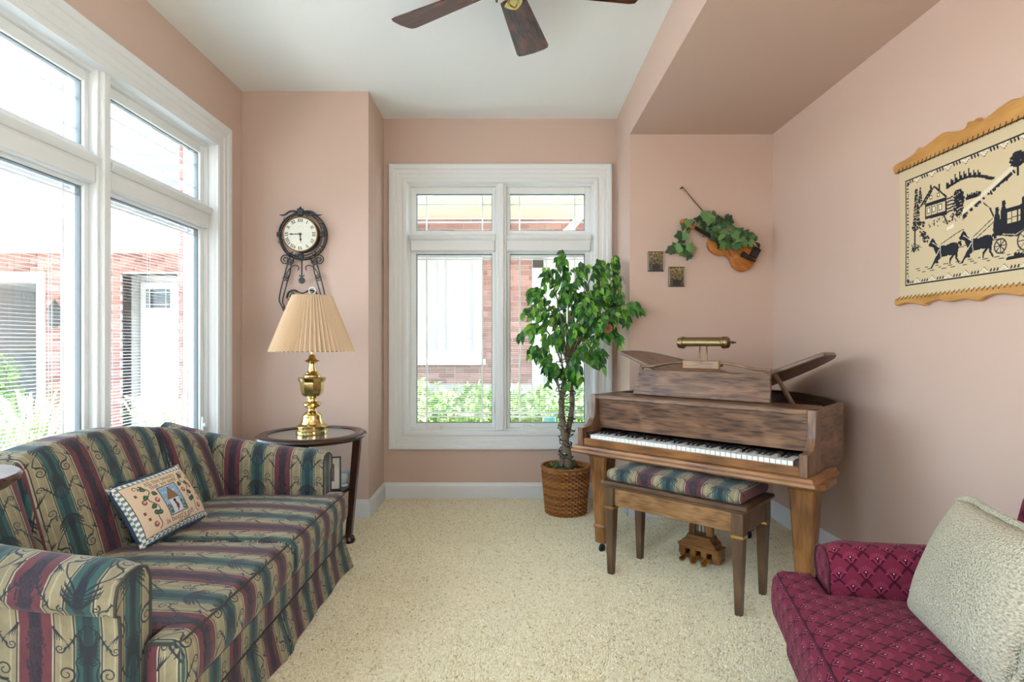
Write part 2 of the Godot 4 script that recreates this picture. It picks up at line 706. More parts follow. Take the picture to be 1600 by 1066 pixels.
# striped brocade, one repeat 0.26 m wide and 0.36 m high
func sofa_image() -> Image:
	var W := 512
	var H := 708
	var tan_c := rgb(140, 128, 98)
	var tan_l := rgb(162, 150, 118)
	var green := rgb(50, 84, 80)
	var green_d := rgb(40, 58, 62)
	var burg := rgb(98, 48, 54)
	var burg_d := rgb(56, 40, 50)
	var ink := Color(0.15, 0.17, 0.19, 0.8)
	# stripe edges in parts of the repeat, mirrored about 0.5; green in the middle of 0, burgundy in the middle of 0.5
	var st := [[0.0, green_d], [0.045, green], [0.115, tan_c], [0.127, green_d], [0.142, tan_l], [0.158, tan_c], [0.255, tan_l], [0.27, tan_c], [0.315, burg_d], [0.327, tan_l], [0.345, burg], [0.44, burg_d], [0.5, burg_d]]
	var row := []
	for x in W:
		var f := x / float(W)
		f = minf(f, 1.0 - f)
		var c: Color = green
		for k in st.size():
			if f >= st[k][0]: c = st[k][1]
		row.append(c)
	var a := nimg(301, 0.02, 256, 256, W, H, 3).get_data()
	var b := nimg(303, 0.3, W, H, W, H, 1).get_data()
	var out := PackedByteArray()
	out.resize(W * H * 3)
	for i in W * H:
		var x := i % W
		var y := i / W
		var c: Color = row[x]
		var wv := 1.0 + (b[i] / 255.0 - 0.5) * 0.30 + (0.05 if (x / 2 + y / 2) % 2 == 0 else -0.05) + (a[i] / 255.0 - 0.5) * 0.16
		out[i * 3] = int(clampf(c.r * wv, 0, 1) * 255.0)
		out[i * 3 + 1] = int(clampf(c.g * wv, 0, 1) * 255.0)
		out[i * 3 + 2] = int(clampf(c.b * wv, 0, 1) * 255.0)
	var im := Image.create_from_data(W, H, false, Image.FORMAT_RGB8, out)
	var soft := Color(0.15, 0.17, 0.19, 0.7)
	for s in [-1.0, 1.0]:
		# big and small scrolls on the pale bands
		var cx: float = (0.205 if s > 0 else 0.795) * W
		stroke(im, spiral(Vector2(cx, 0.60 * H), 52, 8, -1.9, 1.55, -s), 6.48, 2.88, ink)
		stroke(im, spline([Vector2(cx - s * 14, 0.60 * H - 48), Vector2(cx + s * 30, 0.50 * H), Vector2(cx + s * 6, 0.42 * H), Vector2(cx - s * 34, 0.36 * H)], 8), 6.48, 2.16, ink)
		stroke(im, spiral(Vector2(cx + s * 10, 0.10 * H), 42, 6, 1.2, 1.4, s), 5.76, 2.16, ink)
		stroke(im, spiral(Vector2(cx - s * 24, 0.17 * H), 20, 4, 2.0, 1.2, -s), 4.32, 2.16, ink)
		stroke(im, spline([Vector2(cx + s * 20, 0.15 * H), Vector2(cx + s * 52, 0.22 * H), Vector2(cx + s * 100, 0.30 * H), Vector2(cx + s * 128, 0.40 * H)], 8), 5.04, 2.88, ink)
		for k in 6:
			var q := Vector2(cx + s * (40 + k * 17), (0.20 + 0.034 * k) * H)
			stroke(im, [q, q + Vector2(s * 20, -16 + 5 * (k % 2))], 5.76, 1.44, ink)
			stroke(im, [q, q + Vector2(-s * 6, 24)], 5.04, 1.44, ink)
		stroke(im, spiral(Vector2(cx + s * 34, 0.79 * H), 28, 5, 2.9, 1.35, s), 5.04, 2.16, ink)
		stroke(im, spline([Vector2(cx + s * 10, 0.79 * H), Vector2(cx - s * 20, 0.84 * H), Vector2(cx - s * 60, 0.93 * H), Vector2(cx - s * 104, 0.98 * H)], 8), 5.76, 2.88, ink)
		for k in 5:
			var q := Vector2(cx - s * (10 + k * 20), (0.82 + 0.036 * k) * H)
			stroke(im, [q, q + Vector2(-s * 4, -24)], 5.04, 1.44, ink)
			stroke(im, [q, q + Vector2(s * 18, 16)], 5.04, 1.44, ink)
		stroke(im, spline([Vector2(cx - s * 40, 0.50 * H), Vector2(cx - s * 62, 0.60 * H), Vector2(cx - s * 46, 0.70 * H), Vector2(cx - s * 84, 0.76 * H)], 8), 5.04, 2.88, soft)
		# tulip leaves beside the burgundy band
		var tx: float = (0.335 if s > 0 else 0.665) * W
		for k in 5:
			stroke(im, spline([Vector2(tx, 0.95 * H), Vector2(tx - s * (6 + 9 * k), (0.91 - 0.008 * k) * H), Vector2(tx - s * (4 + 15 * k), (0.86 - 0.004 * k) * H)], 5), 5.04, 1.44, ink)
			stroke(im, spline([Vector2(tx, 0.47 * H), Vector2(tx - s * (4 + 6 * k), 0.44 * H), Vector2(tx - s * (2 + 11 * k), (0.405 + 0.004 * k) * H)], 5), 4.32, 1.44, ink)
		# palm on the green band
		for k in 7:
			var an := -1.5 + k * 0.38
			var p0 := Vector2(0, 0.25 * H)
			var p1 := p0 + Vector2(s * cos(an) * 44, sin(an) * 50)
			var p2 := p0 + Vector2(s * (cos(an) * 76 + 12), sin(an) * 60 + 30)
			stroke(im, spline([p0, p1, p2], 10), 5.76, 2.16, ink)
			for j in 5:
				var m := p1.lerp(p2, j / 4.0)
				stroke(im, [m, m + Vector2(s * 11, 22)], 3.6, 1.44, ink)
	# urn, stem and foot on the green band
	for half in [0.0, float(W)]:
		fillpoly(im, PackedVector2Array([Vector2(half - 30, 0.27 * H), Vector2(half + 30, 0.27 * H), Vector2(half + 12, 0.38 * H), Vector2(half, 0.42 * H), Vector2(half - 12, 0.38 * H)]), Color(0.13, 0.16, 0.20))
	stroke(im, [Vector2(0, 0.38 * H), Vector2(0, 0.72 * H)], 9, 6, soft)
	for k in 8:
		for s in [-1.0, 1.0]:
			stroke(im, spline([Vector2(0, (0.70 + 0.016 * k) * H), Vector2(s * 26, (0.675 + 0.022 * k) * H), Vector2(s * 48, (0.70 + 0.034 * k) * H)], 5), 7, 2.5, ink)
	# dark flecked ornament along the burgundy band
	var r2 := RandomNumberGenerator.new()
	r2.seed = 5
	for k in 300:
		var y := r2.randf()
		var w := 50.0 * (0.30 + 0.70 * absf(sin(y * TAU * 1.0)))
		var p := Vector2(0.5 * W + r2.randf_range(-w, w), y * H)
		stroke(im, [p, p + Vector2(r2.randf_range(-6, 6), r2.randf_range(8, 24))], r2.randf_range(2, 6), 1.0, Color(0.15, 0.13, 0.17, 0.7))
	return im

# burgundy damask, one repeat 0.075 m wide and 0.085 m high
func red_image() -> Image:
	var W := 256
	var H := 288
	var b := nimg(313, 0.3, W, H, W, H, 1).get_data()
	var out := PackedByteArray()
	out.resize(W * H * 3)
	for i in W * H:
		var k := 1.0 + (b[i] / 255.0 - 0.5) * 0.25 + (0.04 if (i % W) / 2 % 2 == 0 else -0.04)
		out[i * 3] = int(112 * k)
		out[i * 3 + 1] = int(36 * k)
		out[i * 3 + 2] = int(56 * k)
	var im := Image.create_from_data(W, H, false, Image.FORMAT_RGB8, out)
	var dark := Color(0.24, 0.05, 0.13, 0.9)
	var lit := Color(0.57, 0.21, 0.31, 0.9)
	# dark lozenge net, then a rose plume in every lozenge
	for c in [Vector2(0, 0), Vector2(W * 0.5, H * 0.5)]:
		for s in [-1.0, 1.0]:
			stroke(im, [c + Vector2(0, 84), c + Vector2(s * 128, -60)], 15, 15, Color(dark, 0.55))
	for c in [Vector2(0, 0), Vector2(W * 0.5, H * 0.5)]:
		for k in range(-4, 5):
			var an := k * 0.36
			var tip: Vector2 = c + Vector2(sin(an) * 74, -cos(an) * 62 + 12 + absf(k) * 4)
			stroke(im, spline([c + Vector2(sin(an) * 6, 58), c + Vector2(sin(an) * 44, 14 - cos(an) * 20), tip], 6), 11, 8, lit)
		for k in range(-4, 4):
			var an := (k + 0.5) * 0.36
			stroke(im, [c + Vector2(sin(an) * 22, 22), c + Vector2(sin(an) * 66, -cos(an) * 56 + 12)], 2.5, 2, dark)
		for k in 10:
			disc(im, c.x, c.y + 8 + k * 5, 17 - k * 1.0, dark)
		disc(im, c.x, c.y + 6, 6, Color(0.86, 0.72, 0.60, 1.0))
		disc(im, c.x, c.y + 12, 5.5, Color(0.86, 0.72, 0.60, 1.0))
	return im

# ------------------------------------------------------------------ the room
func room() -> void:
	var f := MB.new()
	f.bb(Vector3(XL - 0.2, -0.2, ZB - 0.2), Vector3(XR + 0.2, 0.0, ZR + 0.2))
	struct("floor", f, M.carpet_base if M.has("carpet_base") else carpet_base(), "beige cut-pile carpet")
	var c := MB.new()
	c.bb(Vector3(XL - 0.2, HT, ZB - 0.2), Vector3(XR + 0.2, HT + 0.2, ZR + 0.2))
	struct("ceiling", c, M.ceiling, "flat white ceiling")
	var s := MB.new()
	s.bb(Vector3(BR, SF, ZN), Vector3(XR, HT, ZR))
	struct("ceiling", s, M.wall, "dropped pink soffit along the right wall")
	# left wall round the long window, with a second one behind the viewer
	var w := MB.new()
	var lx := Transform3D(Basis(Vector3(0, 0, -1), Vector3.UP, Vector3.RIGHT), Vector3(XL, 0, 0))
	wall_pieces(w, lx, 0.2, -ZN + 0.15, Rect2(0.71, 0.517, 2.965, 1.996))
	wall_pieces(w, lx, -ZR, 0.2, Rect2(-2.6, 0.3, 2.5, 2.25))
	struct("wall_left", w, M.wall, "pink wall with the long window")
	w = MB.new()
	w.bb(Vector3(XL, 0, ZN - 0.15), Vector3(BL, HT, ZN))
	struct("wall_back_left", w, M.wall, "pink wall behind the brass lamp")
	w = MB.new()
	w.bb(Vector3(BL - 0.15, 0, ZB), Vector3(BL, HT, ZN - 0.15))
	struct("wall_bay_left", w, M.wall, "left cheek of the window bay")
	w = MB.new()
	wall_pieces(w, Transform3D(Basis(), Vector3(0, 0, ZB)), BL - 0.15, BR + 0.15, Rect2(-0.819, 0.517, 1.506, 1.996))
	struct("wall_back", w, M.wall, "pink wall round the back window")
	w = MB.new()
	w.bb(Vector3(BR, 0, ZB), Vector3(BR + 0.15, HT, ZN - 0.15))
	struct("wall_bay_right", w, M.wall, "right cheek of the window bay")
	w = MB.new()
	w.bb(Vector3(BR, 0, ZN - 0.15), Vector3(XR, HT, ZN))
	struct("wall_back_right", w, M.wall, "pink wall behind the piano")
	w = MB.new()
	wall_pieces(w, Transform3D(Basis(Vector3(0, 0, 1), Vector3.UP, Vector3.LEFT), Vector3(XR, 0, 0)), ZN - 0.15, ZR, Rect2(0.3, 0.1, 2.3, 2.4))
	struct("wall_right", w, M.wall, "pink wall with the woven hanging")
	w = MB.new()
	w.bb(Vector3(XL - 0.2, 0, ZR), Vector3(XR + 0.2, HT, ZR + 0.2))
	struct("wall_front", w, M.wall, "pink wall behind the viewer")
	# baseboards
	base_board("baseboard_left", Vector3(XL, 0, ZR), Vector3(XL, 0, ZN), Vector3.RIGHT)
	base_board("baseboard_back_left", Vector3(XL, 0, ZN), Vector3(BL + 0.016, 0, ZN), Vector3(0, 0, 1))
	base_board("baseboard_bay_left", Vector3(BL, 0, ZN + 0.016), Vector3(BL, 0, ZB), Vector3.RIGHT)
	base_board("baseboard_back", Vector3(BL, 0, ZB), Vector3(BR, 0, ZB), Vector3(0, 0, 1))
	base_board("baseboard_bay_right", Vector3(BR, 0, ZB), Vector3(BR, 0, ZN + 0.016), Vector3.LEFT)
	base_board("baseboard_back_right", Vector3(BR - 0.016, 0, ZN), Vector3(XR, 0, ZN), Vector3(0, 0, 1))
	base_board("baseboard_right", Vector3(XR, 0, ZN), Vector3(XR, 0, 0.3), Vector3.LEFT)

func carpet_base() -> StandardMaterial3D:
	M.carpet_base = noise_mat(401, [rgb(206, 190, 154), rgb(226, 212, 178), rgb(236, 224, 194)], 9.0, 1.0, 0.4)
	M.carpet_base.uv1_world_triplanar = true
	return M.carpet_base

# wall in the local xy plane, face at z = 0, 0.2 thick, with one opening
func wall_pieces(w: MB, xf: Transform3D, x0: float, x1: float, r: Rect2) -> void:
	w.bb(Vector3(x0, 0, -0.2), Vector3(r.position.x, HT, 0), 0.0, xf)
	w.bb(Vector3(r.end.x, 0, -0.2), Vector3(x1, HT, 0), 0.0, xf)
	w.bb(Vector3(r.position.x, 0, -0.2), Vector3(r.end.x, r.position.y, 0), 0.0, xf)
	w.bb(Vector3(r.position.x, r.end.y, -0.2), Vector3(r.end.x, HT, 0), 0.0, xf)

func base_board(called: String, a: Vector3, b: Vector3, out: Vector3) -> void:
	var m := MB.new()
	var rings := []
	for p in [a, b]:
		var ring := PackedVector3Array()
		for q in [[0.0, 0.0], [0.016, 0.0], [0.016, 0.088], [0.0145, 0.094], [0.0145, 0.1], [0.011, 0.108], [0.008, 0.118], [0.005, 0.126], [0.0, 0.126]]:
			ring.append(p + out * q[0] + Vector3(0, q[1], 0))
		rings.append(ring)
	m.loft(rings, true, true, 20.0)
	struct(called, m, M.trim, "white moulded baseboard")

# ------------------------------------------------------------------ windows
# a moulding swept round a rectangle: profile of [outwards, forwards]
func frame_sweep(m: MB, r: Rect2, prof: Array) -> void:
	var rings := []
	for c in [[r.position.x, r.position.y, -1, -1], [r.end.x, r.position.y, 1, -1], [r.end.x, r.end.y, 1, 1], [r.position.x, r.end.y, -1, 1]]:
		var ring := PackedVector3Array()
		for q in prof:
			ring.append(Vector3(c[0] + c[2] * q[0], c[1] + c[3] * q[0], q[1]))
		rings.append(ring)
	m.loft(rings, true, false, 20.0, 1.0, 1.0, true)

func ring_box(m: MB, o: Rect2, i: Rect2, z0: float, z1: float, b := 0.003) -> void:
	m.bb(Vector3(o.position.x, o.position.y, z0), Vector3(i.position.x, o.end.y, z1), b)
	m.bb(Vector3(i.end.x, o.position.y, z0), Vector3(o.end.x, o.end.y, z1), b)
	m.bb(Vector3(i.position.x, o.position.y, z0), Vector3(i.end.x, i.position.y, z1), b)
	m.bb(Vector3(i.position.x, i.end.y, z0), Vector3(i.end.x, o.end.y, z1), b)

func windows() -> void:
	make_window("window_1", "long white window with transoms and blinds behind the loveseat", Transform3D(Basis(Vector3(0, 0, -1), Vector3.UP, Vector3.RIGHT), Vector3(XL, 0, 0)), Rect2(0.71, 0.517, 2.965, 1.996), [1.70, 2.687], 0.14, ["white mini blind behind the nearest pane of the long window", "white mini blind behind the left pane beside the loveseat back", "white mini blind behind the pane beside the brass lamp"])
	make_window("window_2", "white double window with transoms behind the ficus", Transform3D(Basis(), Vector3(0, 0, ZB)), Rect2(-0.819, 0.517, 1.506, 1.996), [-0.063], 0.127, ["white mini blind in the left half of the back window", "white mini blind in the right half, behind the ficus"])

func make_window(called: String, label: String, xf: Transform3D, o: Rect2, mulls: Array, cw: float, blinds: Array) -> void:
	var w := group_structure(called, label)
	w.transform = xf
	var m := MB.new()
	var k := cw / 0.127
	frame_sweep(m, o, [[-0.012, 0.0], [-0.012, 0.010], [0.0, 0.016], [0.016 * k, 0.016], [0.022 * k, 0.011], [0.05 * k, 0.013], [0.056 * k, 0.018], [0.082 * k, 0.020], [0.09 * k, 0.027], [0.104 * k, 0.031], [0.12 * k, 0.031], [0.127 * k, 0.026], [0.127 * k, 0.0]])
	part("casing", m, M.trim, w)
	m = MB.new()
	frame_sweep(m, o, [[0.0, 0.0], [-0.012, 0.0], [-0.018, -0.018], [-0.018, -0.045], [-0.03, -0.05], [-0.034, -0.072], [-0.034, -0.2], [0.0, -0.2]])
	part("jamb", m, M.trim, w)
	var edges := [o.position.x]
	for x in mulls:
		edges.append(x - 0.043)
		edges.append(x + 0.043)
		m = MB.new()
		m.bb(Vector3(x - 0.043, o.position.y, -0.2), Vector3(x + 0.043, o.end.y, -0.03), 0.004)
		m.bb(Vector3(x - 0.024, o.position.y + 0.02, -0.04), Vector3(x + 0.024, o.end.y - 0.012, -0.012), 0.006)
		part("mullion", m, M.trim, w)
	edges.append(o.end.x)
	var ty0 := 1.946
	var ty1 := 2.132
	for u in edges.size() / 2:
		var a: float = edges[2 * u] + (0.03 if u == 0 else 0.0)
		var b: float = edges[2 * u + 1] - (0.03 if u == edges.size() / 2 - 1 else 0.0)
		var ga := a + (0.045 if u == 0 else 0.028)
		var gb := b - (0.045 if u == edges.size() / 2 - 1 else 0.028)
		# transom bar between upper and lower light
		m = MB.new()
		m.bb(Vector3(a, 2.035, -0.2), Vector3(b, 2.095, -0.035), 0.004)
		m.slab(pv([0.0, 2.048, 0.012, 2.052, 0.022, 2.066, 0.026, 2.082, 0.020, 2.090, 0.0, 2.092]), a, b, 0.002, Transform3D(Basis(Vector3(0, 0, 1), Vector3.UP, Vector3(-1, 0, 0)), Vector3(a + b, 0, -0.037)))
		part("transom_bar", m, M.trim, w)
		m = MB.new()
		m.bb(Vector3(a + 0.004, 1.962, -0.12), Vector3(b - 0.004, 2.046, -0.032), 0.008)
		part("blind_cover", m, M.trim, w)
		for lev in 2:
			var r := Rect2(ga, 0.586, gb - ga, ty0 - 0.586) if lev == 0 else Rect2(ga, ty1, gb - ga, 2.43 - ty1)
			var outer := Rect2(a, o.position.y + 0.03, b - a, ty0 + 0.02 - o.position.y - 0.03) if lev == 0 else Rect2(a, 2.09, b - a, o.end.y - 0.03 - 2.09)
			m = MB.new()
			ring_box(m, outer, r, -0.115, -0.07)
			var sash := part("sash", m, M.vinyl, w)
			m = MB.new()
			ring_box(m, r, r.grow(-0.005), -0.112, -0.085, 0.0)
			part("gasket", m, M.gasket, sash)
			m = MB.new()
			m.bb(Vector3(r.position.x, r.position.y, -0.100), Vector3(r.end.x, r.end.y, -0.096))
			part("pane", m, M.glass, w)
			# prairie grille
			var xs := [r.position.x + 0.079, r.end.x - 0.079]
			var ys := [0.665, 1.908] if lev == 0 else [2.208, 2.35]
			for x in xs:
				m = MB.new()
				m.bb(Vector3(x - 0.006, r.position.y, -0.113), Vector3(x + 0.006, r.end.y, -0.104), 0.002)
				part("muntin", m, M.vinyl, w)
			for y in ys:
				m = MB.new()
				m.bb(Vector3(r.position.x, y - 0.006, -0.112), Vector3(r.end.x, y + 0.006, -0.105), 0.002)
				part("muntin", m, M.vinyl, w)
			if lev == 0:
				# crank cover on the sill and a latch on the stile
				m = MB.new()
				m.soft(Vector3(ga + 0.09, 0.528, -0.075), Vector3(ga + 0.205, 0.572, -0.045), 0.014, null, null, 2)
				part("crank_cover", m, M.trim, w)
				m = MB.new()
				m.bb(Vector3(gb + 0.006, 0.66, -0.075), Vector3(gb + 0.020, 0.76, -0.055), 0.004)
				m.bb(Vector3(gb + 0.008, 0.70, -0.06), Vector3(gb + 0.018, 0.72, -0.04), 0.003)
				part("latch", m, M.vinyl, w)
				blind(blinds[u], xf, r)

func blind(label: String, xf: Transform3D, r: Rect2) -> void:
	var t := thing("window_blind", label, "blind", Vector3.ZERO, 0.0, "mini blinds in the windows")
	t.transform = xf * Transform3D(Basis(), Vector3(r.get_center().x, r.position.y, -0.13))
	var L := r.size.x - 0.006
	var H := r.size.y
	var m := MB.new()
	m.box(Vector3(0, H - 0.012, 0), Vector3(L, 0.02, 0.016), 0.002)
	part("head_rail", m, M.slat, t)
	m = MB.new()
	m.box(Vector3(0, 0.045, 0), Vector3(L, 0.012, 0.014), 0.002)
	part("bottom_rail", m, M.slat, t)
	m = MB.new()
	m.box(Vector3(), Vector3(L, 0.0008, 0.0135), 0.0, Transform3D(Basis(Vector3.RIGHT, 0.10)))
	var me := m.mesh(M.slat)
	var y := 0.068
	while y < H - 0.03:
		mi("slat", me, null, t, Transform3D(Basis(), Vector3(0, y, 0)))
		y += 0.0165
	for x in [-0.36, 0.0, 0.36]:
		m = MB.new()
		for z in [-0.0075, 0.0075]:
			m.box(Vector3(x * L, H * 0.5 + 0.02, z), Vector3(0.0016, H - 0.06, 0.001))
		part("ladder_cord", m, M.cord, t)

# ------------------------------------------------------------------ outside the windows
func outdoors() -> void:
	var g := MB.new()
	g.bb(Vector3(-30, -0.5, -40), Vector3(30, -0.3, 25))
	struct("ground", g, M.paving, "pale concrete drive and terrace round the house")
	g = MB.new()
	g.bb(Vector3(-4.3, -0.3, -14), Vector3(8, -0.28, -4.9), 0.005)
	struct("lawn", g, M.grass_ground, "grass bed between the houses")
	g = MB.new()
	g.bb(Vector3(XR + 0.2, HT, -1.0), Vector3(XR + 2.4, HT + 0.15, 4.0))
	struct("porch_roof", g, M.outer_white, "white porch roof beside the house")
	garage()
	corner_wing()
	back_house()
	var k := 0
	var where := ["behind the left half of the back window, leftmost", "low in the middle of the back window", "behind the ficus trunk", "right of the ficus trunk"]
	for p in [[-0.98, -5.45, 0.62, 0.70], [-0.30, -5.75, 0.60, 0.66], [0.25, -5.5, 0.58, 0.66], [0.86, -5.6, 0.62, 0.66]]:
		shrub(Vector3(p[0], -0.3, p[1]), p[2], p[3], "bright green leafy shrub outside, " + where[k])
		k += 1
	shrub(Vector3(-6.9, -0.3, -7.2), 0.6, 0.95, "green bush in front of the dark garage opening")
	k = 0
	var gw := ["beside the tall brick corner outside", "in front of the brick pier outside", "in the middle of the bed, before the garage pier", "closest to the long window, beside the brass lamp", "at the left end of the bed by the drive"]
	for p in [[-3.15, -5.25, 1.15], [-4.35, -5.15, 1.2], [-3.75, -4.05, 1.12], [-2.7, -4.15, 0.95], [-4.95, -3.95, 1.1]]:
		plume_grass(Vector3(p[0], -0.3, p[1]), p[2], "pale feathery ornamental grass " + gw[k])
		k += 1
	plume_grass(Vector3(-1.15, -0.3, -6.7), 1.25, "tall thin grass under the white window of the house opposite")
	flower_pot()
	var u := thing("utility_box", "small teal box on a thin post low outside the back window", "box", Vector3(0.345, -0.28, -4.83))
	var m := MB.new()
	m.box(Vector3(0, 0.86, 0), Vector3(0.10, 0.055, 0.05), 0.006)
	part("box_body", m, mat(rgb(70, 150, 150), 0.5), u)
	m = MB.new()
	m.tube([Vector3(0, 0, 0), Vector3(0, 0.835, 0)], 0.012, 8)
	part("post", m, M.iron, u)

func brick_face(parent: Node, xf: Transform3D, w: float, h: float, holes: Array, focus: Vector2, limit := 300) -> void:
	var full := MB.new()
	full.box(Vector3(), Vector3(0.203, 0.057, 0.03), 0.004)
	var mesh := full.mesh()
	var spots := []
	var row := 0
	var y := 0.035
	while y + 0.03 < h:
		var x := 0.0 if row % 2 == 0 else -0.1065
		while x < w:
			# a brick is cut where it meets an end or an opening
			var runs := [[maxf(x, 0.0), minf(x + 0.203, w)]]
			for q in holes:
				if y > q.position.y and y < q.end.y:
					var cut := []
					for r in runs:
						cut.append([r[0], minf(r[1], q.position.x)])
						cut.append([maxf(r[0], q.end.x), r[1]])
					runs = cut
			for r in runs:
				if r[1] - r[0] > 0.03:
					var c := Vector2((r[0] + r[1]) * 0.5, y)
					spots.append([c, (r[1] - r[0]) / 0.203, c.distance_squared_to(focus)])
			x += 0.213
		y += 0.067
		row += 1
	spots.sort_custom(func(a, b): return a[2] < b[2])
	var rest := MB.new()
	for i in spots.size():
		var s: Array = spots[i]
		var at := xf * Transform3D(Basis.from_scale(Vector3(s[1], 1, 1)), Vector3(s[0].x, s[0].y, rng.randf_range(-0.012, -0.008)))
		if i < limit:
			mi("brick", mesh, M.brick[rng.randi() % 4], parent, at)
		else:
			rest.join(full, at)
	if rest.v.size():
		tag(part("brickwork", rest, M.brick[1], parent), "", "", "", "stuff")
	# mortar bed behind the bricks, in strips round the openings
	var xs := [0.0, w]
	for q in holes:
		xs.append(clampf(q.position.x, 0, w))
		xs.append(clampf(q.end.x, 0, w))
	xs.sort()
	var bed := MB.new()
	for i in xs.size() - 1:
		if xs[i + 1] - xs[i] < 0.001: continue
		var cuts := [0.0, h]
		var mid: float = (xs[i] + xs[i + 1]) * 0.5
		for q in holes:
			if q.position.x < mid and q.end.x > mid:
				cuts.append(clampf(q.position.y, 0, h))
				cuts.append(clampf(q.end.y, 0, h))
		cuts.sort()
		for j in cuts.size() - 1:
			var my: float = (cuts[j] + cuts[j + 1]) * 0.5
			var open := false
			for q in holes:
				if q.has_point(Vector2(mid, my)): open = true
			if not open and cuts[j + 1] - cuts[j] > 0.001:
				bed.bb(Vector3(xs[i], cuts[j], -0.2), Vector3(xs[i + 1], cuts[j + 1], -0.006), 0.0, xf)
	part("mortar_wall", bed, M.mortar, parent)

func eave_and_roof(parent: Node, x0: float, x1: float, zw: float, y: float, over: float, rise: float, courses: int) -> void:
	var m := MB.new()
	m.bb(Vector3(x0, y, zw), Vector3(x1, y + 0.03, zw + over))
	part("eave_soffit", m, M.siding, parent)
	m = MB.new()
	m.bb(Vector3(x0, y - 0.01, zw + over), Vector3(x1, y + 0.2, zw + over + 0.025), 0.004)
	part("fascia", m, M.outer_white, parent)
	m = MB.new()
	m.slab(pv([0, 0, 0.07, 0.0, 0.1, 0.05, 0.1, 0.1, 0.09, 0.1, 0.088, 0.055, 0.065, 0.012, 0.0, 0.012]), x0, x1, 0.0, Transform3D(Basis(Vector3(0, 0, 1), Vector3.UP, Vector3(-1, 0, 0)), Vector3(x0 + x1, y + 0.09, zw + over + 0.025)))
	part("gutter", m, M.outer_white, parent)
	var sl := atan(rise)
	m = MB.new()
	m.box(Vector3(), Vector3(x1 - x0, 0.02, 0.24), 0.0)
	var me := m.mesh()
	for k in courses:
		var d := 0.2 * k
		var xf := Transform3D(Basis(Vector3.RIGHT, sl + 0.07), Vector3((x0 + x1) * 0.5, y + 0.22 + sin(sl) * d, zw + over - cos(sl) * d))
		mi("shingle_course", me, M.shingle[rng.randi() % 3], parent, xf)

func garage() -> void:
	var o := Vector3(-10.0, -0.3, -8.1)
	var t := thing("garage_wing", "pale brick garage wing with white side door outside the long window", "building", o)
	var I := Transform3D()
	brick_face(t, I, 5.4, 2.87, [Rect2(0.2, -0.1, 3.12, 2.5), Rect2(4.5, -0.1, 0.79, 2.62)], Vector2(4.2, 1.6))
	# the garage inside
	var m := MB.new()
	m.bb(Vector3(0.0, 0, -6.5), Vector3(3.4, 2.7, -6.4))
	m.bb(Vector3(3.32, 0, -6.5), Vector3(3.42, 2.7, -0.2))
	m.bb(Vector3(0.0, 0, -6.5), Vector3(0.1, 2.7, -0.2))
	m.bb(Vector3(0.0, 2.6, -6.5), Vector3(3.4, 2.7, -0.2))
	part("garage_room", m, M.drywall, t)
	# recessed side door
	m = MB.new()
	m.bb(Vector3(4.42, 0, -0.5), Vector3(4.5, 2.6, -0.02))
	m.bb(Vector3(5.29, 0, -0.5), Vector3(5.37, 2.6, -0.02))
	m.bb(Vector3(4.42, 2.52, -0.5), Vector3(5.37, 2.6, -0.02))
	m.bb(Vector3(4.42, 0, -0.52), Vector3(5.37, 2.6, -0.42))
	part("door_surround", m, M.outer_white, t)
	m = MB.new()
	m.bb(Vector3(4.52, 0.02, -0.42), Vector3(5.28, 2.44, -0.37), 0.004)
	for x in [4.6, 4.93]:
		m.bb(Vector3(x, 0.2, -0.375), Vector3(x + 0.26, 1.95, -0.36), 0.006)
	var d := part("door", m, M.outer_white, t)
	m = MB.new()
	m.bb(Vector3(4.61, 2.06, -0.372), Vector3(4.96, 2.34, -0.362))
	part("door_pane", m, M.dark_glass, d)
	m = MB.new()
	m.bb(Vector3(5.08, 2.06, -0.372), Vector3(5.2, 2.34, -0.362))
	part("door_pane", m, M.dark_glass, d)
	for x in [4.66, 4.91]:
		m = MB.new()
		m.bb(Vector3(x - 0.006, 2.06, -0.362), Vector3(x + 0.006, 2.34, -0.356))
		part("door_muntin", m, M.outer_white, d)
	for y in [2.11, 2.29]:
		m = MB.new()
		m.bb(Vector3(4.61, y - 0.006, -0.362), Vector3(4.96, y + 0.006, -0.356))
		part("door_muntin", m, M.outer_white, d)
	# wall lantern on the pier
	m = MB.new()
	m.lathe([Vector2(0.03, 0), Vector2(0.07, 0.05), Vector2(0.08, 0.24), Vector2(0.1, 0.26), Vector2(0.03, 0.36), Vector2(0.01, 0.4)], 6, Transform3D(Basis(), Vector3(3.62, 1.75, 0.1)), 20.0)
	m.bb(Vector3(3.58, 1.85, -0.01), Vector3(3.66, 2.05, 0.04))
	part("wall_lantern", m, M.iron, t)
	# white gable trim of the garage opening
	m = MB.new()
	m.bb(Vector3(0.1, 2.4, -0.02), Vector3(3.42, 2.55, 0.03), 0.006)
	m.bb(Vector3(3.30, 0.0, -0.02), Vector3(3.42, 2.4, 0.03), 0.006)
	part("opening_trim", m, M.outer_white, t)
	eave_and_roof(t, -0.4, 5.7, 0.0, 2.87, 1.2, 0.62, 26)

func corner_wing() -> void:
	var t := thing("brick_corner", "tall brick corner of the house just outside the long window", "building", Vector3(-3.47, -0.3, -6.0))
	brick_face(t, Transform3D(), 0.74, 4.1, [], Vector2(0.1, 1.8))
	var m := MB.new()
	m.bb(Vector3(0.0, 0, -0.6), Vector3(0.74, 4.1, -0.2))
	part("wall_body", m, M.mortar, t)
	m = MB.new()
	m.bb(Vector3(-0.05, 4.1, -0.65), Vector3(0.8, 4.2, 0.08), 0.01)
	part("coping", m, M.stone, t)

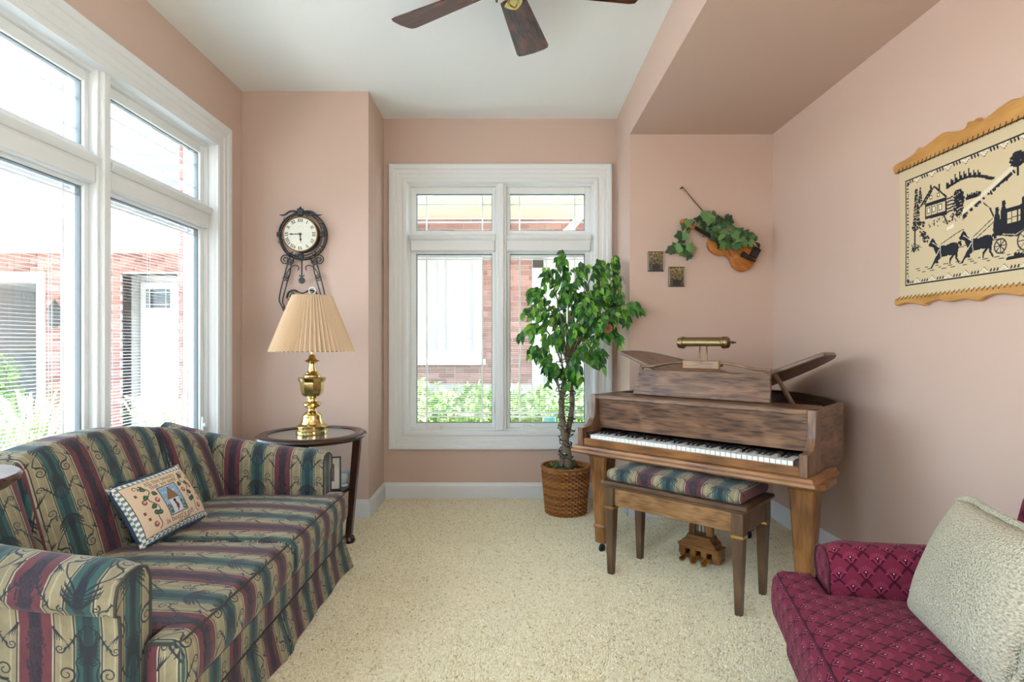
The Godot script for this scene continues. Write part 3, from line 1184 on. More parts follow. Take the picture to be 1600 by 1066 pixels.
func back_house() -> void:
	var o := Vector3(-3.2, -0.3, -7.4)
	var t := thing("house_opposite", "pale brick house with white window and eave outside the back window", "building", o)
	brick_face(t, Transform3D(Basis(), Vector3(0.8, 0, 0)), 5.4, 3.15, [Rect2(1.06, 1.38, 0.94, 1.42), Rect2(2.70, -0.1, 1.9, 2.75)], Vector2(2.4, 2.2))
	var m := MB.new()
	# window of the house opposite
	var w := Node3D.new()
	w.name = "window"
	t.add_child(w)
	ring_box(m, Rect2(1.80, 1.32, 1.06, 1.54), Rect2(1.92, 1.44, 0.82, 1.30), -0.06, 0.03, 0.005)
	m.bb(Vector3(2.29, 1.44, -0.06), Vector3(2.37, 2.74, 0.02), 0.004)
	m.bb(Vector3(1.76, 1.25, -0.05), Vector3(2.90, 1.33, 0.08), 0.006)
	part("window_frame", m, M.outer_white, w)
	for x in [1.92, 2.37]:
		m = MB.new()
		m.bb(Vector3(x, 1.44, -0.05), Vector3(x + 0.37, 2.74, -0.04))
		part("drawn_shade", m, M.drawn, w)
		m = MB.new()
		m.bb(Vector3(x, 1.44, -0.02), Vector3(x + 0.37, 2.74, -0.015))
		part("pane", m, M.glass, w)
	# white panelled bay right of the brick pier
	m = MB.new()
	m.bb(Vector3(3.50, 0, -0.16), Vector3(5.4, 2.65, -0.06))
	m.bb(Vector3(3.50, 0, -0.1), Vector3(3.66, 2.65, 0.02), 0.01)
	m.bb(Vector3(3.50, 2.5, -0.1), Vector3(5.4, 2.65, 0.02), 0.01)
	part("white_bay", m, M.outer_white, t)
	# stone foot of the pier
	m = MB.new()
	m.bb(Vector3(0.8, 0, -0.1), Vector3(3.5, 1.0, 0.05), 0.01)
	part("stone_base", m, M.stone, t)
	eave_and_roof(t, 0.75, 6.6, 0.0, 3.15, 1.1, 0.55, 10)
	# downspout from the gutter
	m = MB.new()
	m.tube(spline([Vector3(4.05, 3.24, 1.02), Vector3(4.05, 3.05, 1.0), Vector3(3.98, 2.94, 0.8), Vector3(3.80, 2.80, 0.3), Vector3(3.74, 2.7, 0.09), Vector3(3.74, 2.4, 0.07), Vector3(3.74, 0.1, 0.07)], 6), 0.045, 8)
	part("downspout", m, M.siding, t)

func leaf_cloud(count: int, place: Callable, size: float, m: Material, parent: Node, called := "foliage") -> void:
	var leaf := MB.new()
	var P := PackedVector3Array([Vector3(0, 0, 0), Vector3(0.28, 0.35, 0.05), Vector3(0, 1, -0.12), Vector3(-0.28, 0.35, 0.05), Vector3(0, 0.4, -0.04)])
	leaf.prim(P, PackedInt32Array([0, 1, 4, 1, 2, 4, 2, 3, 4, 3, 0, 4]), PackedVector2Array(), 80.0, false)
	var mm := MultiMesh.new()
	mm.transform_format = MultiMesh.TRANSFORM_3D
	mm.mesh = leaf.mesh(m)
	mm.instance_count = count
	for i in count:
		var s := size * rng.randf_range(0.7, 1.3)
		var b := Basis.from_euler(Vector3(rng.randf_range(-1.2, 1.2), rng.randf() * TAU, rng.randf_range(-1.2, 1.2)))
		mm.set_instance_transform(i, Transform3D(b.scaled(Vector3.ONE * s), place.call()))
	var o := MultiMeshInstance3D.new()
	o.name = called
	o.multimesh = mm
	parent.add_child(o, true)
	o.set_meta("kind", "stuff")

func shrub(at: Vector3, r: float, h: float, label: String) -> void:
	var t := thing("shrub", label, "shrub", at, 0.0, "shrubs outside the windows")
	var m := MB.new()
	for k in 7:
		var a := k * TAU / 7.0
		m.tube([Vector3(0.03 * cos(a), 0, 0.03 * sin(a)), Vector3(r * 0.3 * cos(a), h * 0.7, r * 0.3 * sin(a)), Vector3(r * 0.5 * cos(a), h * 1.2, r * 0.5 * sin(a))], [0.012, 0.008, 0.004], 5)
	part("stem", m, M.bark, t)
	for k in 3:
		leaf_cloud(900, func():
			var d := Vector3(rng.randfn(), rng.randfn(), rng.randfn()).normalized() * pow(rng.randf(), 0.4)
			return Vector3(d.x * r, h * 0.85 + d.y * h * 0.75 + rng.randf() * 0.08, d.z * r), 0.075, M.shrub[k], t)

func plume_grass(at: Vector3, h: float, label: String) -> void:
	var t := thing("ornamental_grass", label, "grass", at, 0.0, "feathery grasses outside the windows")
	var m := MB.new()
	var pl := MB.new()
	for k in 220:
		var a := rng.randf() * TAU
		var sp := rng.randf_range(0.08, 0.48)
		var hh := h * rng.randf_range(0.6, 1.0)
		var d := Vector3(cos(a), 0, sin(a))
		var p1 := d * sp * 0.25 + Vector3(0, hh * 0.55, 0)
		var p2 := d * sp * 0.7 + Vector3(0, hh * 0.92, 0)
		var p3 := d * sp + Vector3(0, hh * 0.9, 0)
		m.tube([d * 0.04, p1, p2, p3], [0.003, 0.0025, 0.0015, 0.0006], 3)
		if k % 2 == 0:
			pl.tube([p1.lerp(p2, 0.6), p2, p2.lerp(p3, 0.6) + Vector3(0, 0.03, 0)], [0.003, 0.011, 0.001], 5)
	tag(part("blades", m, M.shrub[0], t), "", "", "", "stuff")
	tag(part("plumes", pl, M.plume, t), "", "", "", "stuff")

func flower_pot() -> void:
	var t := thing("flower_planter", "pale planter with magenta flowers at the left edge of the long window", "planter", Vector3(-6.75, -0.27, -6.5))
	var m := MB.new()
	m.lathe([Vector2(0.2, 0), Vector2(0.3, 0.5), Vector2(0.33, 0.5), Vector2(0.33, 0.56), Vector2(0.27, 0.56), Vector2(0.25, 0.5)], 20)
	part("pot", m, M.stone, t)
	leaf_cloud(500, func(): return Vector3(rng.randfn() * 0.16, 0.62 + absf(rng.randfn()) * 0.16, rng.randfn() * 0.16), 0.07, M.flower, t, "blossoms")
	leaf_cloud(300, func(): return Vector3(rng.randfn() * 0.16, 0.6 + absf(rng.randfn()) * 0.1, rng.randfn() * 0.16), 0.1, M.shrub[2], t)

# ------------------------------------------------------------------ loveseat and armchair
# local x runs from the back (0) to the front, z along the seat
func fab(tw: float, th: float) -> Callable:
	return func(p: Vector3, n: Vector3) -> Vector2:
		if absf(n.z) > 0.72:
			return Vector2(p.x / tw, -p.y / th)
		return Vector2(p.z / tw, (p.x - p.y) / th)

func make_seat(t: Node3D, d: Dictionary) -> void:
	var uv := fab(d.tw, d.th)
	var F: float = d.front
	var AF: float = d.arm_front
	var hw: float = d.half
	var T: float = d.t_half
	var sy: float = d.seat
	var ch: float = d.cush
	var out: float = hw + d.arm_w
	# base rail
	var m := MB.new()
	m.soft(Vector3(0.06, 0.15, -out + 0.025), Vector3(F - 0.035, sy - ch + 0.02, out - 0.025), 0.045, uv)
	part("base", m, d.cloth, t)
	# skirt panels, flared towards the floor
	if d.skirt:
		for pan in [[0, -out + 0.01, -0.006], [0, 0.006, out - 0.01], [1, 0.1, F - 0.03], [2, 0.1, F - 0.03]]:
			m = MB.new()
			var rings := []
			for k in 25:
				var f := k / 24.0
				var s := lerpf(pan[1], pan[2], f)
				var fl := 0.03 + 0.004 * sin(s * 21.0) + 0.02 * pow(absf(f - 0.5) * 2.0, 6.0)
				var ring := PackedVector3Array()
				for q in [[0.0, 0.175], [fl * 0.45, 0.10], [fl, 0.012], [fl - 0.008, 0.012], [fl * 0.45 - 0.008, 0.10], [-0.008, 0.175]]:
					if pan[0] == 0:
						ring.append(Vector3(F - 0.045 + q[0], q[1], s))
					else:
						ring.append(Vector3(s, q[1], (out - 0.03 + q[0]) * (-1.0 if pan[0] == 1 else 1.0)))
				rings.append(ring)
			m.loft(rings, true, true, 50.0, 1.0, 1.0, false, uv)
			part("skirt", m, d.cloth, t)
	else:
		for x in [0.14, F - 0.14]:
			for z in [-out + 0.1, out - 0.1]:
				m = MB.new()
				m.lathe([Vector2(0.02, 0.0), Vector2(0.035, 0.16)], 12, Transform3D(Basis(), Vector3(x, 0, z)))
				part("leg", m, M.dark_v, t)
	m = MB.new()
	for y in ([sy - ch + 0.012, 0.178] if d.skirt else [sy - ch + 0.012]):
		m.tube([Vector3(F - 0.04, y, -out + 0.03), Vector3(F - 0.034, y, 0), Vector3(F - 0.04, y, out - 0.03)], 0.0042, 6)
	part("piping", m, d.pipe, t)
	# seat cushions with ears in front of the arms
	for c in d.cushions:
		var z0: float = c[0]
		var z1: float = c[1]
		m = MB.new()
		var crown := func(p: Vector3, q: Vector3) -> Vector3:
			var b := (1.0 - q.x * q.x) * (1.0 - q.z * q.z)
			if q.y > 0.0: p.y += 0.028 * b * q.y
			if q.x > 0.0: p.x += 0.014 * (1.0 - q.y * q.y) * q.x
			return p
		var i0 := maxf(z0, -hw)
		var i1 := minf(z1, hw)
		m.soft(Vector3(0.26, sy - ch, i0 + 0.003), Vector3(F, sy, i1 - 0.003), 0.035, uv, crown)
		for e in 2:
			if (e == 0 and z0 < -hw) or (e == 1 and z1 > hw):
				var a := z0 if e == 0 else hw - 0.08
				var b := -hw + 0.08 if e == 0 else z1
				m.soft(Vector3(AF + 0.004, sy - ch, a), Vector3(F, sy, b), 0.032, uv, func(p: Vector3, q: Vector3) -> Vector3:
					if q.x > 0.0: p.x += 0.012 * (1.0 - q.y * q.y) * q.x
					return p, 3)
		var cu := part("seat_cushion", m, d.cloth, t)
		m = MB.new()
		for y in [sy - 0.010, sy - ch + 0.012]:
			var pts := []
			if z0 < -hw: pts.append_array([Vector3(AF + 0.02, y, z0 + 0.008), Vector3(F - 0.03, y, z0 + 0.006)])
			pts.append(Vector3(F - 0.008, y, z0 + 0.03))
			for k in 5:
				pts.append(Vector3(F - 0.007, y, lerpf(z0 + 0.06, z1 - 0.06, k / 4.0)))
			pts.append(Vector3(F - 0.008, y, z1 - 0.03))
			if z1 > hw: pts.append_array([Vector3(F - 0.03, y, z1 - 0.006), Vector3(AF + 0.02, y, z1 - 0.008)])
			m.tube(pts, 0.0036, 6)
		part("piping", m, d.pipe, cu)
	# back in padded sections
	var top: Callable = d.top
	for s in d.sections:
		m = MB.new()
		var Y1: float = d.back_y
		var bow := func(p: Vector3, q: Vector3) -> Vector3:
			var H: float = top.call(p.z)
			var y := 0.22 + (p.y - 0.22) * (H - 0.22) / (Y1 - 0.22)
			var puff := 0.035 * (1.0 - q.z * q.z) * (1.0 - q.y * q.y) if q.x > 0.0 else 0.0
			return Vector3(p.x + puff - d.lean * maxf(y - sy, -0.1) * (p.x - 0.10) / (d.back_x - 0.10), y, p.z)
		m.soft(Vector3(0.10, 0.22, s[0] + 0.002), Vector3(d.back_x, Y1, s[1] - 0.002), 0.06, uv, bow, 8)
		part("back_section", m, d.cloth, t)
	# arms: profile of [outwards from the seat, height], swept from back to front
	for sd in [-1.0, 1.0]:
		var prof := [[0.0, 0.24], [0.0, 0.40], [0.0, 0.56], [0.012, 0.62], [0.035, 0.652], [0.07, 0.664], [0.11, 0.660], [0.145, 0.642], [0.168, 0.61], [0.172, 0.578], [0.158, 0.556], [0.14, 0.548], [0.135, 0.5], [0.138, 0.16], [0.06, 0.16]]
		var kw: float = d.arm_w / 0.172
		var rings := []
		var loop := []
		for k in 15:
			var f := k / 14.0
			var x := lerpf(0.05, AF, f)
			var rise: float = d.arm_h + d.arm_rise * pow(1.0 - f, 1.6) - 0.664
			# the front edge is rolled over a little
			var inset := 0.018 * pow(clampf((f - 0.93) / 0.07, 0, 1), 2.0)
			var ring := PackedVector3Array()
			for q in prof:
				var o := clampf(q[0] * kw, inset, d.arm_w - inset)
				var y: float = q[1] + rise * smoothstep(0.24, 0.5, q[1]) - (inset if q[1] > 0.6 else 0.0)
				ring.append(Vector3(x, y, sd * (hw + o)))
			rings.append(ring)
			if k == 14: loop = Array(ring)
		m = MB.new()
		m.loft(rings, true, true, 48.0, 1.0 / d.tw, -1.0 / d.th, false, null, func(p: Vector3, _n: Vector3) -> Vector2: return Vector2(p.z / d.tw, -p.y / d.th))
		var arm := part("arm", m, d.cloth, t)
		m = MB.new()
		var lp := []
		for q in loop.slice(1, 14):
			lp.append(q + Vector3(0.002, 0, 0))
		m.tube(lp, 0.0042, 6)
		part("piping", m, d.pipe, arm)

func seating() -> void:
	var s := thing("loveseat", "green and burgundy striped brocade loveseat with rolled arms under the long window", "sofa", Vector3(-1.86, 0, -2.235))
	make_seat(s, {"tw": 0.26, "th": 0.36, "front": 1.01, "arm_front": 0.90, "half": 0.695, "t_half": 0.765, "arm_w": 0.172, "seat": 0.45, "cush": 0.16, "skirt": true, "cloth": M.sofa, "pipe": M.piping,
		"cushions": [[-0.765, 0.0], [0.0, 0.765]], "sections": [[-0.80, -0.37], [-0.37, 0.37], [0.37, 0.80]], "back_y": 0.86, "back_x": 0.375, "lean": 0.30, "arm_h": 0.664, "arm_rise": 0.145,
		"top": func(z: float) -> float: return 0.70 + 0.175 * pow(maxf(cos(clampf(z / 0.86, -1, 1) * PI * 0.5), 0.0), 0.8)})
	var c := thing("armchair", "burgundy damask armchair in the lower right corner", "armchair", Vector3(1.665, 0, -1.21), 2.896)
	make_seat(c, {"tw": 0.075, "th": 0.085, "front": 0.92, "arm_front": 0.785, "half": 0.36, "t_half": 0.52, "arm_w": 0.19, "seat": 0.46, "cush": 0.17, "skirt": false, "cloth": M.red, "pipe": M.red_pipe,
		"cushions": [[-0.52, 0.52]], "sections": [[-0.40, 0.40]], "back_y": 0.92, "back_x": 0.36, "lean": 0.22, "arm_h": 0.585, "arm_rise": 0.03,
		"top": func(z: float) -> float: return 0.93 - 0.14 * pow(absf(z) / 0.4, 3.0)})
	scatter_pillow()
	boucle_pillow()

# a pillow in the local xy plane, w by h, puffed to thickness th; uv 0..1
func pillow(w: float, h: float, th: float, ear: float, N := 20) -> MB:
	var m := MB.new()
	var P := PackedVector3Array()
	var T := PackedInt32Array()
	var U := PackedVector2Array()
	var uvs := []
	for side in [1.0, -1.0]:
		for j in N + 1:
			for i in N + 1:
				var a := -1.0 + 2.0 * i / N
				var b := -1.0 + 2.0 * j / N
				var e := (1.0 - pow(absf(a), 2.6)) * (1.0 - pow(absf(b), 2.6))
				var pull := 1.0 - ear * (1.0 - b * b) * absf(a) * absf(a)
				var pull2 := 1.0 - ear * (1.0 - a * a) * absf(b) * absf(b)
				var z: float = side * th * 0.5 * pow(maxf(e, 0.0), 0.55)
				P.append(Vector3(a * w * 0.5 * pull, b * h * 0.5 * pull2, z))
				uvs.append(Vector2(0.5 + 0.5 * a, 0.5 - 0.5 * b))
	var S := (N + 1) * (N + 1)
	for sd in 2:
		for j in N:
			for i in N:
				var k := sd * S + j * (N + 1) + i
				var q := [k, k + 1, k + N + 2, k + N + 1]
				if sd == 1: q = [k, k + N + 1, k + N + 2, k + 1]
				for x in [q[0], q[1], q[2], q[0], q[2], q[3]]:
					T.append(x)
					U.append(uvs[x])
	m.prim(P, T, U, 75.0, true, true)
	return m

func scatter_pillow() -> void:
	var t := thing("throw_pillow", "small tapestry pillow with birdhouse and lettering leaning on the loveseat back", "pillow")
	# bottom edge, lean and turn read from where it rests on the seat
	var b0 := Vector3(-1.369, 0.485, -2.10)
	var b1 := Vector3(-1.329, 0.495, -2.50)
	var up := Vector3(-0.14, 0.215, 0.04).normalized()
	var x := (b1 - b0).normalized()
	var z := x.cross(up).normalized()
	up = z.cross(x).normalized()
	t.transform = Transform3D(Basis(x, up, z), (b0 + b1) * 0.5 + up * 0.112 + z * 0.01 + Vector3(0, -0.012, 0.01))
	var front := tex_mat(pillow_image(), 0.9)
	part("pillow_body", pillow(0.40, 0.262, 0.11, 0.06), front, t)
	var m := MB.new()
	var pts := []
	for k in 48:
		var a := TAU * k / 48.0
		var c := Vector2(cos(a), sin(a))
		var r := 1.0 / pow(pow(absf(c.x), 8.0) + pow(absf(c.y), 8.0), 0.125)
		var q := c * r
		pts.append(Vector3(q.x * 0.20 * (1.0 - 0.06 * (1.0 - q.y * q.y)), q.y * 0.131 * (1.0 - 0.06 * (1.0 - q.x * q.x)), 0.0))
	m.tube(pts, 0.007, 6, true)
	part("edge_cord", m, mat(rgb(44, 62, 84), 0.9), t, "dark blue piped edge")

func boucle_pillow() -> void:
	var t := thing("throw_pillow", "oatmeal boucle pillow leaning in the burgundy armchair", "pillow")
	var e := Vector3(-0.243, 0, 0.97)
	var b := Vector3(1.163, 0.475, -1.67)
	var a := Vector3(1.250, 0.765, -1.545)
	var up := (a - b).normalized()
	var z := e.cross(up).normalized()
	up = z.cross(e).normalized()
	t.transform = Transform3D(Basis(e, up, z), (a + b) * 0.5 + e * 0.215 + up * 0.005)
	part("pillow_body", pillow(0.46, 0.365, 0.16, 0.05, 26), M.boucle, t)
	var m := MB.new()
	var pts := []
	for k in 72:
		var an := TAU * k / 72.0
		var c := Vector2(cos(an), sin(an))
		var r := 1.0 / pow(pow(absf(c.x), 10.0) + pow(absf(c.y), 10.0), 0.1)
		var q := c * r
		pts.append(Vector3(q.x * 0.235 * (1.0 - 0.05 * (1.0 - q.y * q.y)), q.y * 0.187 * (1.0 - 0.05 * (1.0 - q.x * q.x)), 0.004 * sin(an * 17.0)))
	m.tube(pts, 0.010, 7, true)
	part("edge_welt", m, M.boucle, t)

func pillow_image() -> Image:
	var W := 768
	var H := 520
	var b := nimg(331, 0.25, W, H, W, H, 2).get_data()
	var out := PackedByteArray()
	out.resize(W * H * 3)
	for y in H:
		for x in W:
			var c := rgb(214, 186, 156)
			var k := 1.0 + (b[y * W + x] / 255.0 - 0.5) * 0.34
			var ed := mini(mini(x, W - 1 - x), mini(y, H - 1 - y))
			if ed < 44:
				c = rgb(226, 226, 216) if ((x / 22) + (y / 22)) % 2 == 0 else rgb(120, 134, 130)
			elif ed < 49:
				c = rgb(52, 46, 40)
			var i := (y * W + x) * 3
			out[i] = int(clampf(c.r * k, 0, 1) * 255)
			out[i + 1] = int(clampf(c.g * k, 0, 1) * 255)
			out[i + 2] = int(clampf(c.b * k, 0, 1) * 255)
	var im := Image.create_from_data(W, H, false, Image.FORMAT_RGB8, out)
	var ink := rgb(46, 40, 36)
	# picture in the middle: sky, birdhouse, bird, bushes
	im.fill_rect(Rect2i(296, 150, 200, 250), rgb(58, 66, 72))
	im.fill_rect(Rect2i(302, 156, 188, 238), rgb(128, 156, 178))
	var r2 := RandomNumberGenerator.new()
	r2.seed = 9
	for k in 60:
		var p := Vector2(r2.randf_range(306, 470), r2.randf_range(160, 300))
		stroke(im, [p, p + Vector2(r2.randf_range(10, 26), r2.randf_range(-10, -2))], 2.5, 1, Color(0.78, 0.84, 0.90, 0.7), false)
	for x0 in [302, 434]:
		for k in 90:
			disc(im, r2.randf_range(x0 + 4, x0 + 54), r2.randf_range(306, 390), r2.randf_range(3, 6), Color(0.22, 0.30, 0.22, 0.7) if k % 3 else Color(0.46, 0.52, 0.36, 0.7), false)
	im.fill_rect(Rect2i(346, 270, 96, 116), rgb(206, 204, 208))
	for k in 4:
		im.fill_rect(Rect2i(362 + k * 20, 270, 2, 116), rgb(150, 150, 158))
	fillpoly(im, pv([396, 166, 458, 274, 334, 274]), rgb(72, 50, 34))
	for k in 8:
		var y := 184 + k * 12
		var hw := (y - 166) * 0.55
		im.fill_rect(Rect2i(int(396 - hw), y, int(2 * hw), 6), rgb(172, 130, 84))
	disc(im, 396, 292, 14, rgb(40, 42, 52), false)
	fillpoly(im, pv([392, 318, 412, 314, 420, 338, 408, 366, 394, 372, 386, 352]), rgb(120, 46, 52))
	disc(im, 396, 314, 10, rgb(44, 40, 48), false)
	line(im, Vector2(396, 368), Vector2(376, 396), 5, rgb(60, 40, 44))
	im.fill_rect(Rect2i(330, 384, 130, 8), rgb(190, 190, 196))
	# vines, buds and small insects either side
	for s in [-1.0, 1.0]:
		var cx: float = 396.0 + s * 190.0
		var vine := spline([Vector2(cx + s * 4, 96), Vector2(cx + s * 26, 84), Vector2(cx - s * 20, 150), Vector2(cx + s * 26, 210), Vector2(cx - s * 30, 290), Vector2(cx + s * 10, 350), Vector2(cx + s * 4, 420), Vector2(cx + s * 30, 450)], 10)
		stroke(im, vine, 4, 3, Color(ink, 1.0), false)
		stroke(im, spiral(Vector2(cx + s * 66, 92), 26, 6, 2.2, 1.1, s), 4, 2, Color(ink, 1.0), false)
		for q in [[0, 128, -0.6], [22, 176, 0.7], [-34, 170, 2.6], [-10, 268, 0.3], [30, 318, 2.9], [-36, 330, 0.1]]:
			var c := Vector2(cx + s * q[0], q[1])
			var dr := Vector2(cos(q[2]) * s, sin(q[2]))
			var nn := Vector2(-dr.y, dr.x)
			var leaf := PackedVector2Array()
			for p in spline([c - dr * 6, c + dr * 16 + nn * 20, c + dr * 48, c + dr * 16 - nn * 20], 6, true):
				leaf.append(p)
			fillpoly(im, leaf, rgb(40, 74, 52))
			stroke(im, [c, c + dr * 40], 2, 1, Color(0.55, 0.62, 0.48, 1), false)
		for q in [[64, 220], [-44, 236], [50, 404]]:
			var c := Vector2(cx + s * q[0], q[1])
			disc(im, c.x, c.y, 17, Color(rgb(176, 92, 92), 1), false)
			disc(im, c.x + 4, c.y - 4, 9, Color(rgb(220, 160, 150), 1), false)
			stroke(im, spiral(c, 19, 17, 0, 0.9), 3, 3, Color(rgb(60, 70, 50), 1), false)
		for q in [[96, 150], [104, 300], [88, 352], [30, 120]]:
			var c := Vector2(cx + s * q[0], q[1])
			for w in 4:
				disc(im, c.x + (6 if w % 2 else -6), c.y + (6 if w > 1 else -6), 6, Color(rgb(140, 86, 66), 1), false)
			stroke(im, [c + Vector2(0, -10), c + Vector2(0, 10)], 2.5, 2.5, Color(ink, 1), false)
	write(im, "All the beauty", Vector2(396, 86), 37, 0.0, ink)
	write(im, "that we seek", Vector2(396, 126), 36, 0.0, ink)
	write(im, "is heart's gift", Vector2(396, 426), 38, 0.0, ink)
	write(im, "of the", Vector2(430, 460), 34, 0.0, ink)
	return im

# ------------------------------------------------------------------ butterfly grand piano
# local x along the keyboard, -z towards the tail, y up
func bent(c: Array) -> PackedVector2Array:
	var r := PackedVector2Array()
	for p in c: r.append(p)
	return r

func piano() -> void:
	var th := -0.756
	var at := Vector3(0.861, 0, -2.886)
	var t := thing("grand_piano", "figured walnut butterfly grand piano with two raised lid wings", "piano", at, th)
	var up := Transform3D(Basis(Vector3.RIGHT, Vector3(0, 0, -1), Vector3.UP), Vector3.ZERO)   # xy plane laid flat: (x, y) -> (x, 0, -y)
	var half := [Vector2(0.61, 0.10), Vector2(0.61, 0.30), Vector2(0.61, 0.52), Vector2(0.592, 0.64), Vector2(0.54, 0.76), Vector2(0.45, 0.89), Vector2(0.33, 1.03), Vector2(0.2, 1.14), Vector2(0.1, 1.19), Vector2(0.0, 1.205)]
	var outline := spline(half, 4)
	# rim: outer and inner wall, open on top
	var rings := []
	var pts := []
	for p in outline: pts.append(p)
	for k in range(outline.size() - 2, -1, -1): pts.append(Vector2(-outline[k].x, outline[k].y))
	var N := pts.size()
	for k in N:
		var a: Vector2 = pts[maxi(k - 1, 0)]
		var b: Vector2 = pts[mini(k + 1, N - 1)]
		var d := (b - a).normalized()
		var nn := Vector2(-d.y, d.x)
		var p: Vector2 = pts[k]
		var q := p + nn * 0.03
		rings.append(PackedVector3Array([Vector3(p.x, 0.64, -p.y), Vector3(p.x, 0.919, -p.y), Vector3(lerpf(p.x, q.x, 0.12), 0.923, -lerpf(p.y, q.y, 0.12)), Vector3(lerpf(p.x, q.x, 0.88), 0.923, -lerpf(p.y, q.y, 0.88)), Vector3(q.x, 0.919, -q.y), Vector3(q.x, 0.64, -q.y)]))
	var m := MB.new()
	m.loft(rings, true, true, 25.0)
	part("rim", m, M.piano_h, t)
	# floor of the case, iron plate inside
	var inner := PackedVector2Array()
	for p in pts: inner.append(Vector2(p.x * 0.96, 0.12 + (p.y - 0.12) * 0.97))
	m = MB.new()
	m.slab(inner, 0.645, 0.675, 0.0, up)
	part("soundboard", m, M.oak_h, t)
	m = MB.new()
	var pl := PackedVector2Array()
	for p in pts: pl.append(Vector2(p.x * 0.93, 0.30 + maxf(p.y - 0.30, 0.0) * 0.95))
	m.slab(pl, 0.78, 0.80, 0.004, up)
	part("iron_plate", m, M.plate, t)
	# key bed with moulded lower edge
	m = MB.new()
	m.bb(Vector3(-0.61, 0.612, -0.34), Vector3(0.61, 0.642, 0.025), 0.004)
	part("key_bed", m, M.oak_h, t)
	m = MB.new()
	var prof := [[0.0, 0.594], [0.022, 0.596], [0.032, 0.606], [0.03, 0.618], [0.022, 0.626], [0.018, 0.638], [0.006, 0.642], [0.0, 0.642]]
	var mr := []
	for c in [[-0.612, -0.34, -1, 0], [-0.612, 0.02, -1, 1], [0.612, 0.02, 1, 1], [0.612, -0.34, 1, 0]]:
		var ring := PackedVector3Array()
		for q in prof:
			ring.append(Vector3(c[0] + c[2] * q[0], q[1], c[1] + c[3] * q[0]))
		mr.append(ring)
	m.loft(mr, true, true, 20.0)
	part("bed_moulding", m, M.oak_h, t)
	# key slip
	m = MB.new()
	m.bb(Vector3(-0.575, 0.642, -0.004), Vector3(0.575, 0.683, 0.022), 0.004)
	part("key_slip", m, M.oak_h, t)
	# cheeks: curved arms at both ends of the keys
	for s in [-1.0, 1.0]:
		var ch := pv([0.03, 0.642, 0.03, 0.738, 0.026, 0.742, -0.02, 0.743])
		for p in spline([Vector2(-0.02, 0.743), Vector2(-0.05, 0.752), Vector2(-0.078, 0.785), Vector2(-0.088, 0.83), Vector2(-0.092, 0.88), Vector2(-0.094, 0.923)], 6).slice(1):
			ch.append(p)
		ch.append_array(pv([-0.16, 0.923, -0.16, 0.642]))
		m = MB.new()
		m.slab(ch, -0.0185, 0.0185, 0.003, Transform3D(Basis(Vector3(0, 0, 1), Vector3.UP, Vector3(-1, 0, 0)), Vector3(s * 0.592, 0, 0)))
		part("cheek", m, M.piano_v, t)
		m = MB.new()
		m.bb(Vector3(s * 0.573, 0.645, -0.15), Vector3(s * 0.545, 0.712, -0.002), 0.003)
		part("key_block", m, M.dark_h, t)
	# fall board, leaning back a little, and the rail under the lid
	m = MB.new()
	m.slab(pv([-0.573, 0.0, 0.573, 0.0, 0.573, 0.172, -0.573, 0.172]), -0.012, 0.012, 0.003, Transform3D(Basis(Vector3.RIGHT, 0.06), Vector3(0, 0.728, -0.148)))
	part("fall_board", m, M.piano_h, t)
	m = MB.new()
	m.bb(Vector3(-0.545, 0.700, -0.165), Vector3(0.545, 0.712, -0.148))
	part("name_felt", m, M.felt, t)
	m = MB.new()
	m.slab(pv([0.0, 0.897, 0.016, 0.899, 0.02, 0.905, 0.018, 0.912, 0.012, 0.917, 0.008, 0.922, -0.04, 0.922, -0.04, 0.897]), -0.572, 0.572, 0.0, Transform3D(Basis(Vector3(0, 0, 1), Vector3.UP, Vector3(-1, 0, 0)), Vector3(0, 0, -0.115)))
	part("top_moulding", m, M.piano_h, t)
	# keys: 73 notes from F to F
	var white := MB.new()
	white.bb(Vector3(-0.0115, 0.680, -0.145), Vector3(0.0115, 0.703, 0.0), 0.0012)
	var wm := white.mesh(M.key_white)
	var black := MB.new()
	black.slab(pv([-0.055, 0.703, -0.058, 0.714, -0.15, 0.716, -0.15, 0.703]), -0.0066, 0.0066, 0.0015, Transform3D(Basis(Vector3(0, 0, 1), Vector3.UP, Vector3(-1, 0, 0)), Vector3.ZERO))
	var bm := black.mesh(M.key_black)
	var pitch := 1.085 / 43.0
	var has_sharp := [true, true, true, false, true, true, false]   # F G A B C D E
	for k in 43:
		var x := -0.5425 + pitch * (k + 0.5)
		mi("white_key", wm, null, t, Transform3D(Basis(), Vector3(x, 0, 0)))
		if has_sharp[k % 7] and k < 42:
			mi("black_key", bm, null, t, Transform3D(Basis(), Vector3(x + pitch * 0.5, 0, 0)))
	# fixed front of the top
	m = MB.new()
	m.bb(Vector3(-0.572, 0.908, -0.345), Vector3(0.572, 0.924, -0.098), 0.004)
	part("top_panel", m, M.piano_h, t)
	# lid wings, hinged on the middle line and raised
	for s in [-1.0, 1.0]:
		var wp := PackedVector2Array([Vector2(0.0, 0.355), Vector2(0.608, 0.355)])
		for p in outline:
			if p.y > 0.37: wp.append(Vector2(p.x * 1.0, p.y))
		wp[wp.size() - 1] = Vector2(0.0, 1.205)
		m = MB.new()
		m.slab(wp, 0.0, 0.022, 0.005, up)
		var w := part("lid_wing", m, M.piano_h, t)
		w.transform = Transform3D(Basis(Vector3(0, 0, 1), s * 0.385), Vector3(s * 0.012, 0.932, 0)) * Transform3D(Basis.from_scale(Vector3(s, 1, 1)), Vector3.ZERO)
		m = MB.new()
		var y1 := 0.93 + 0.30 * tan(0.385)
		m.tube([Vector3(s * 0.43, 0.90, -0.40), Vector3(s * 0.34, y1 + 0.02, -0.37)], 0.011, 4)
		part("lid_prop", m, M.piano_v, t)
	m = MB.new()
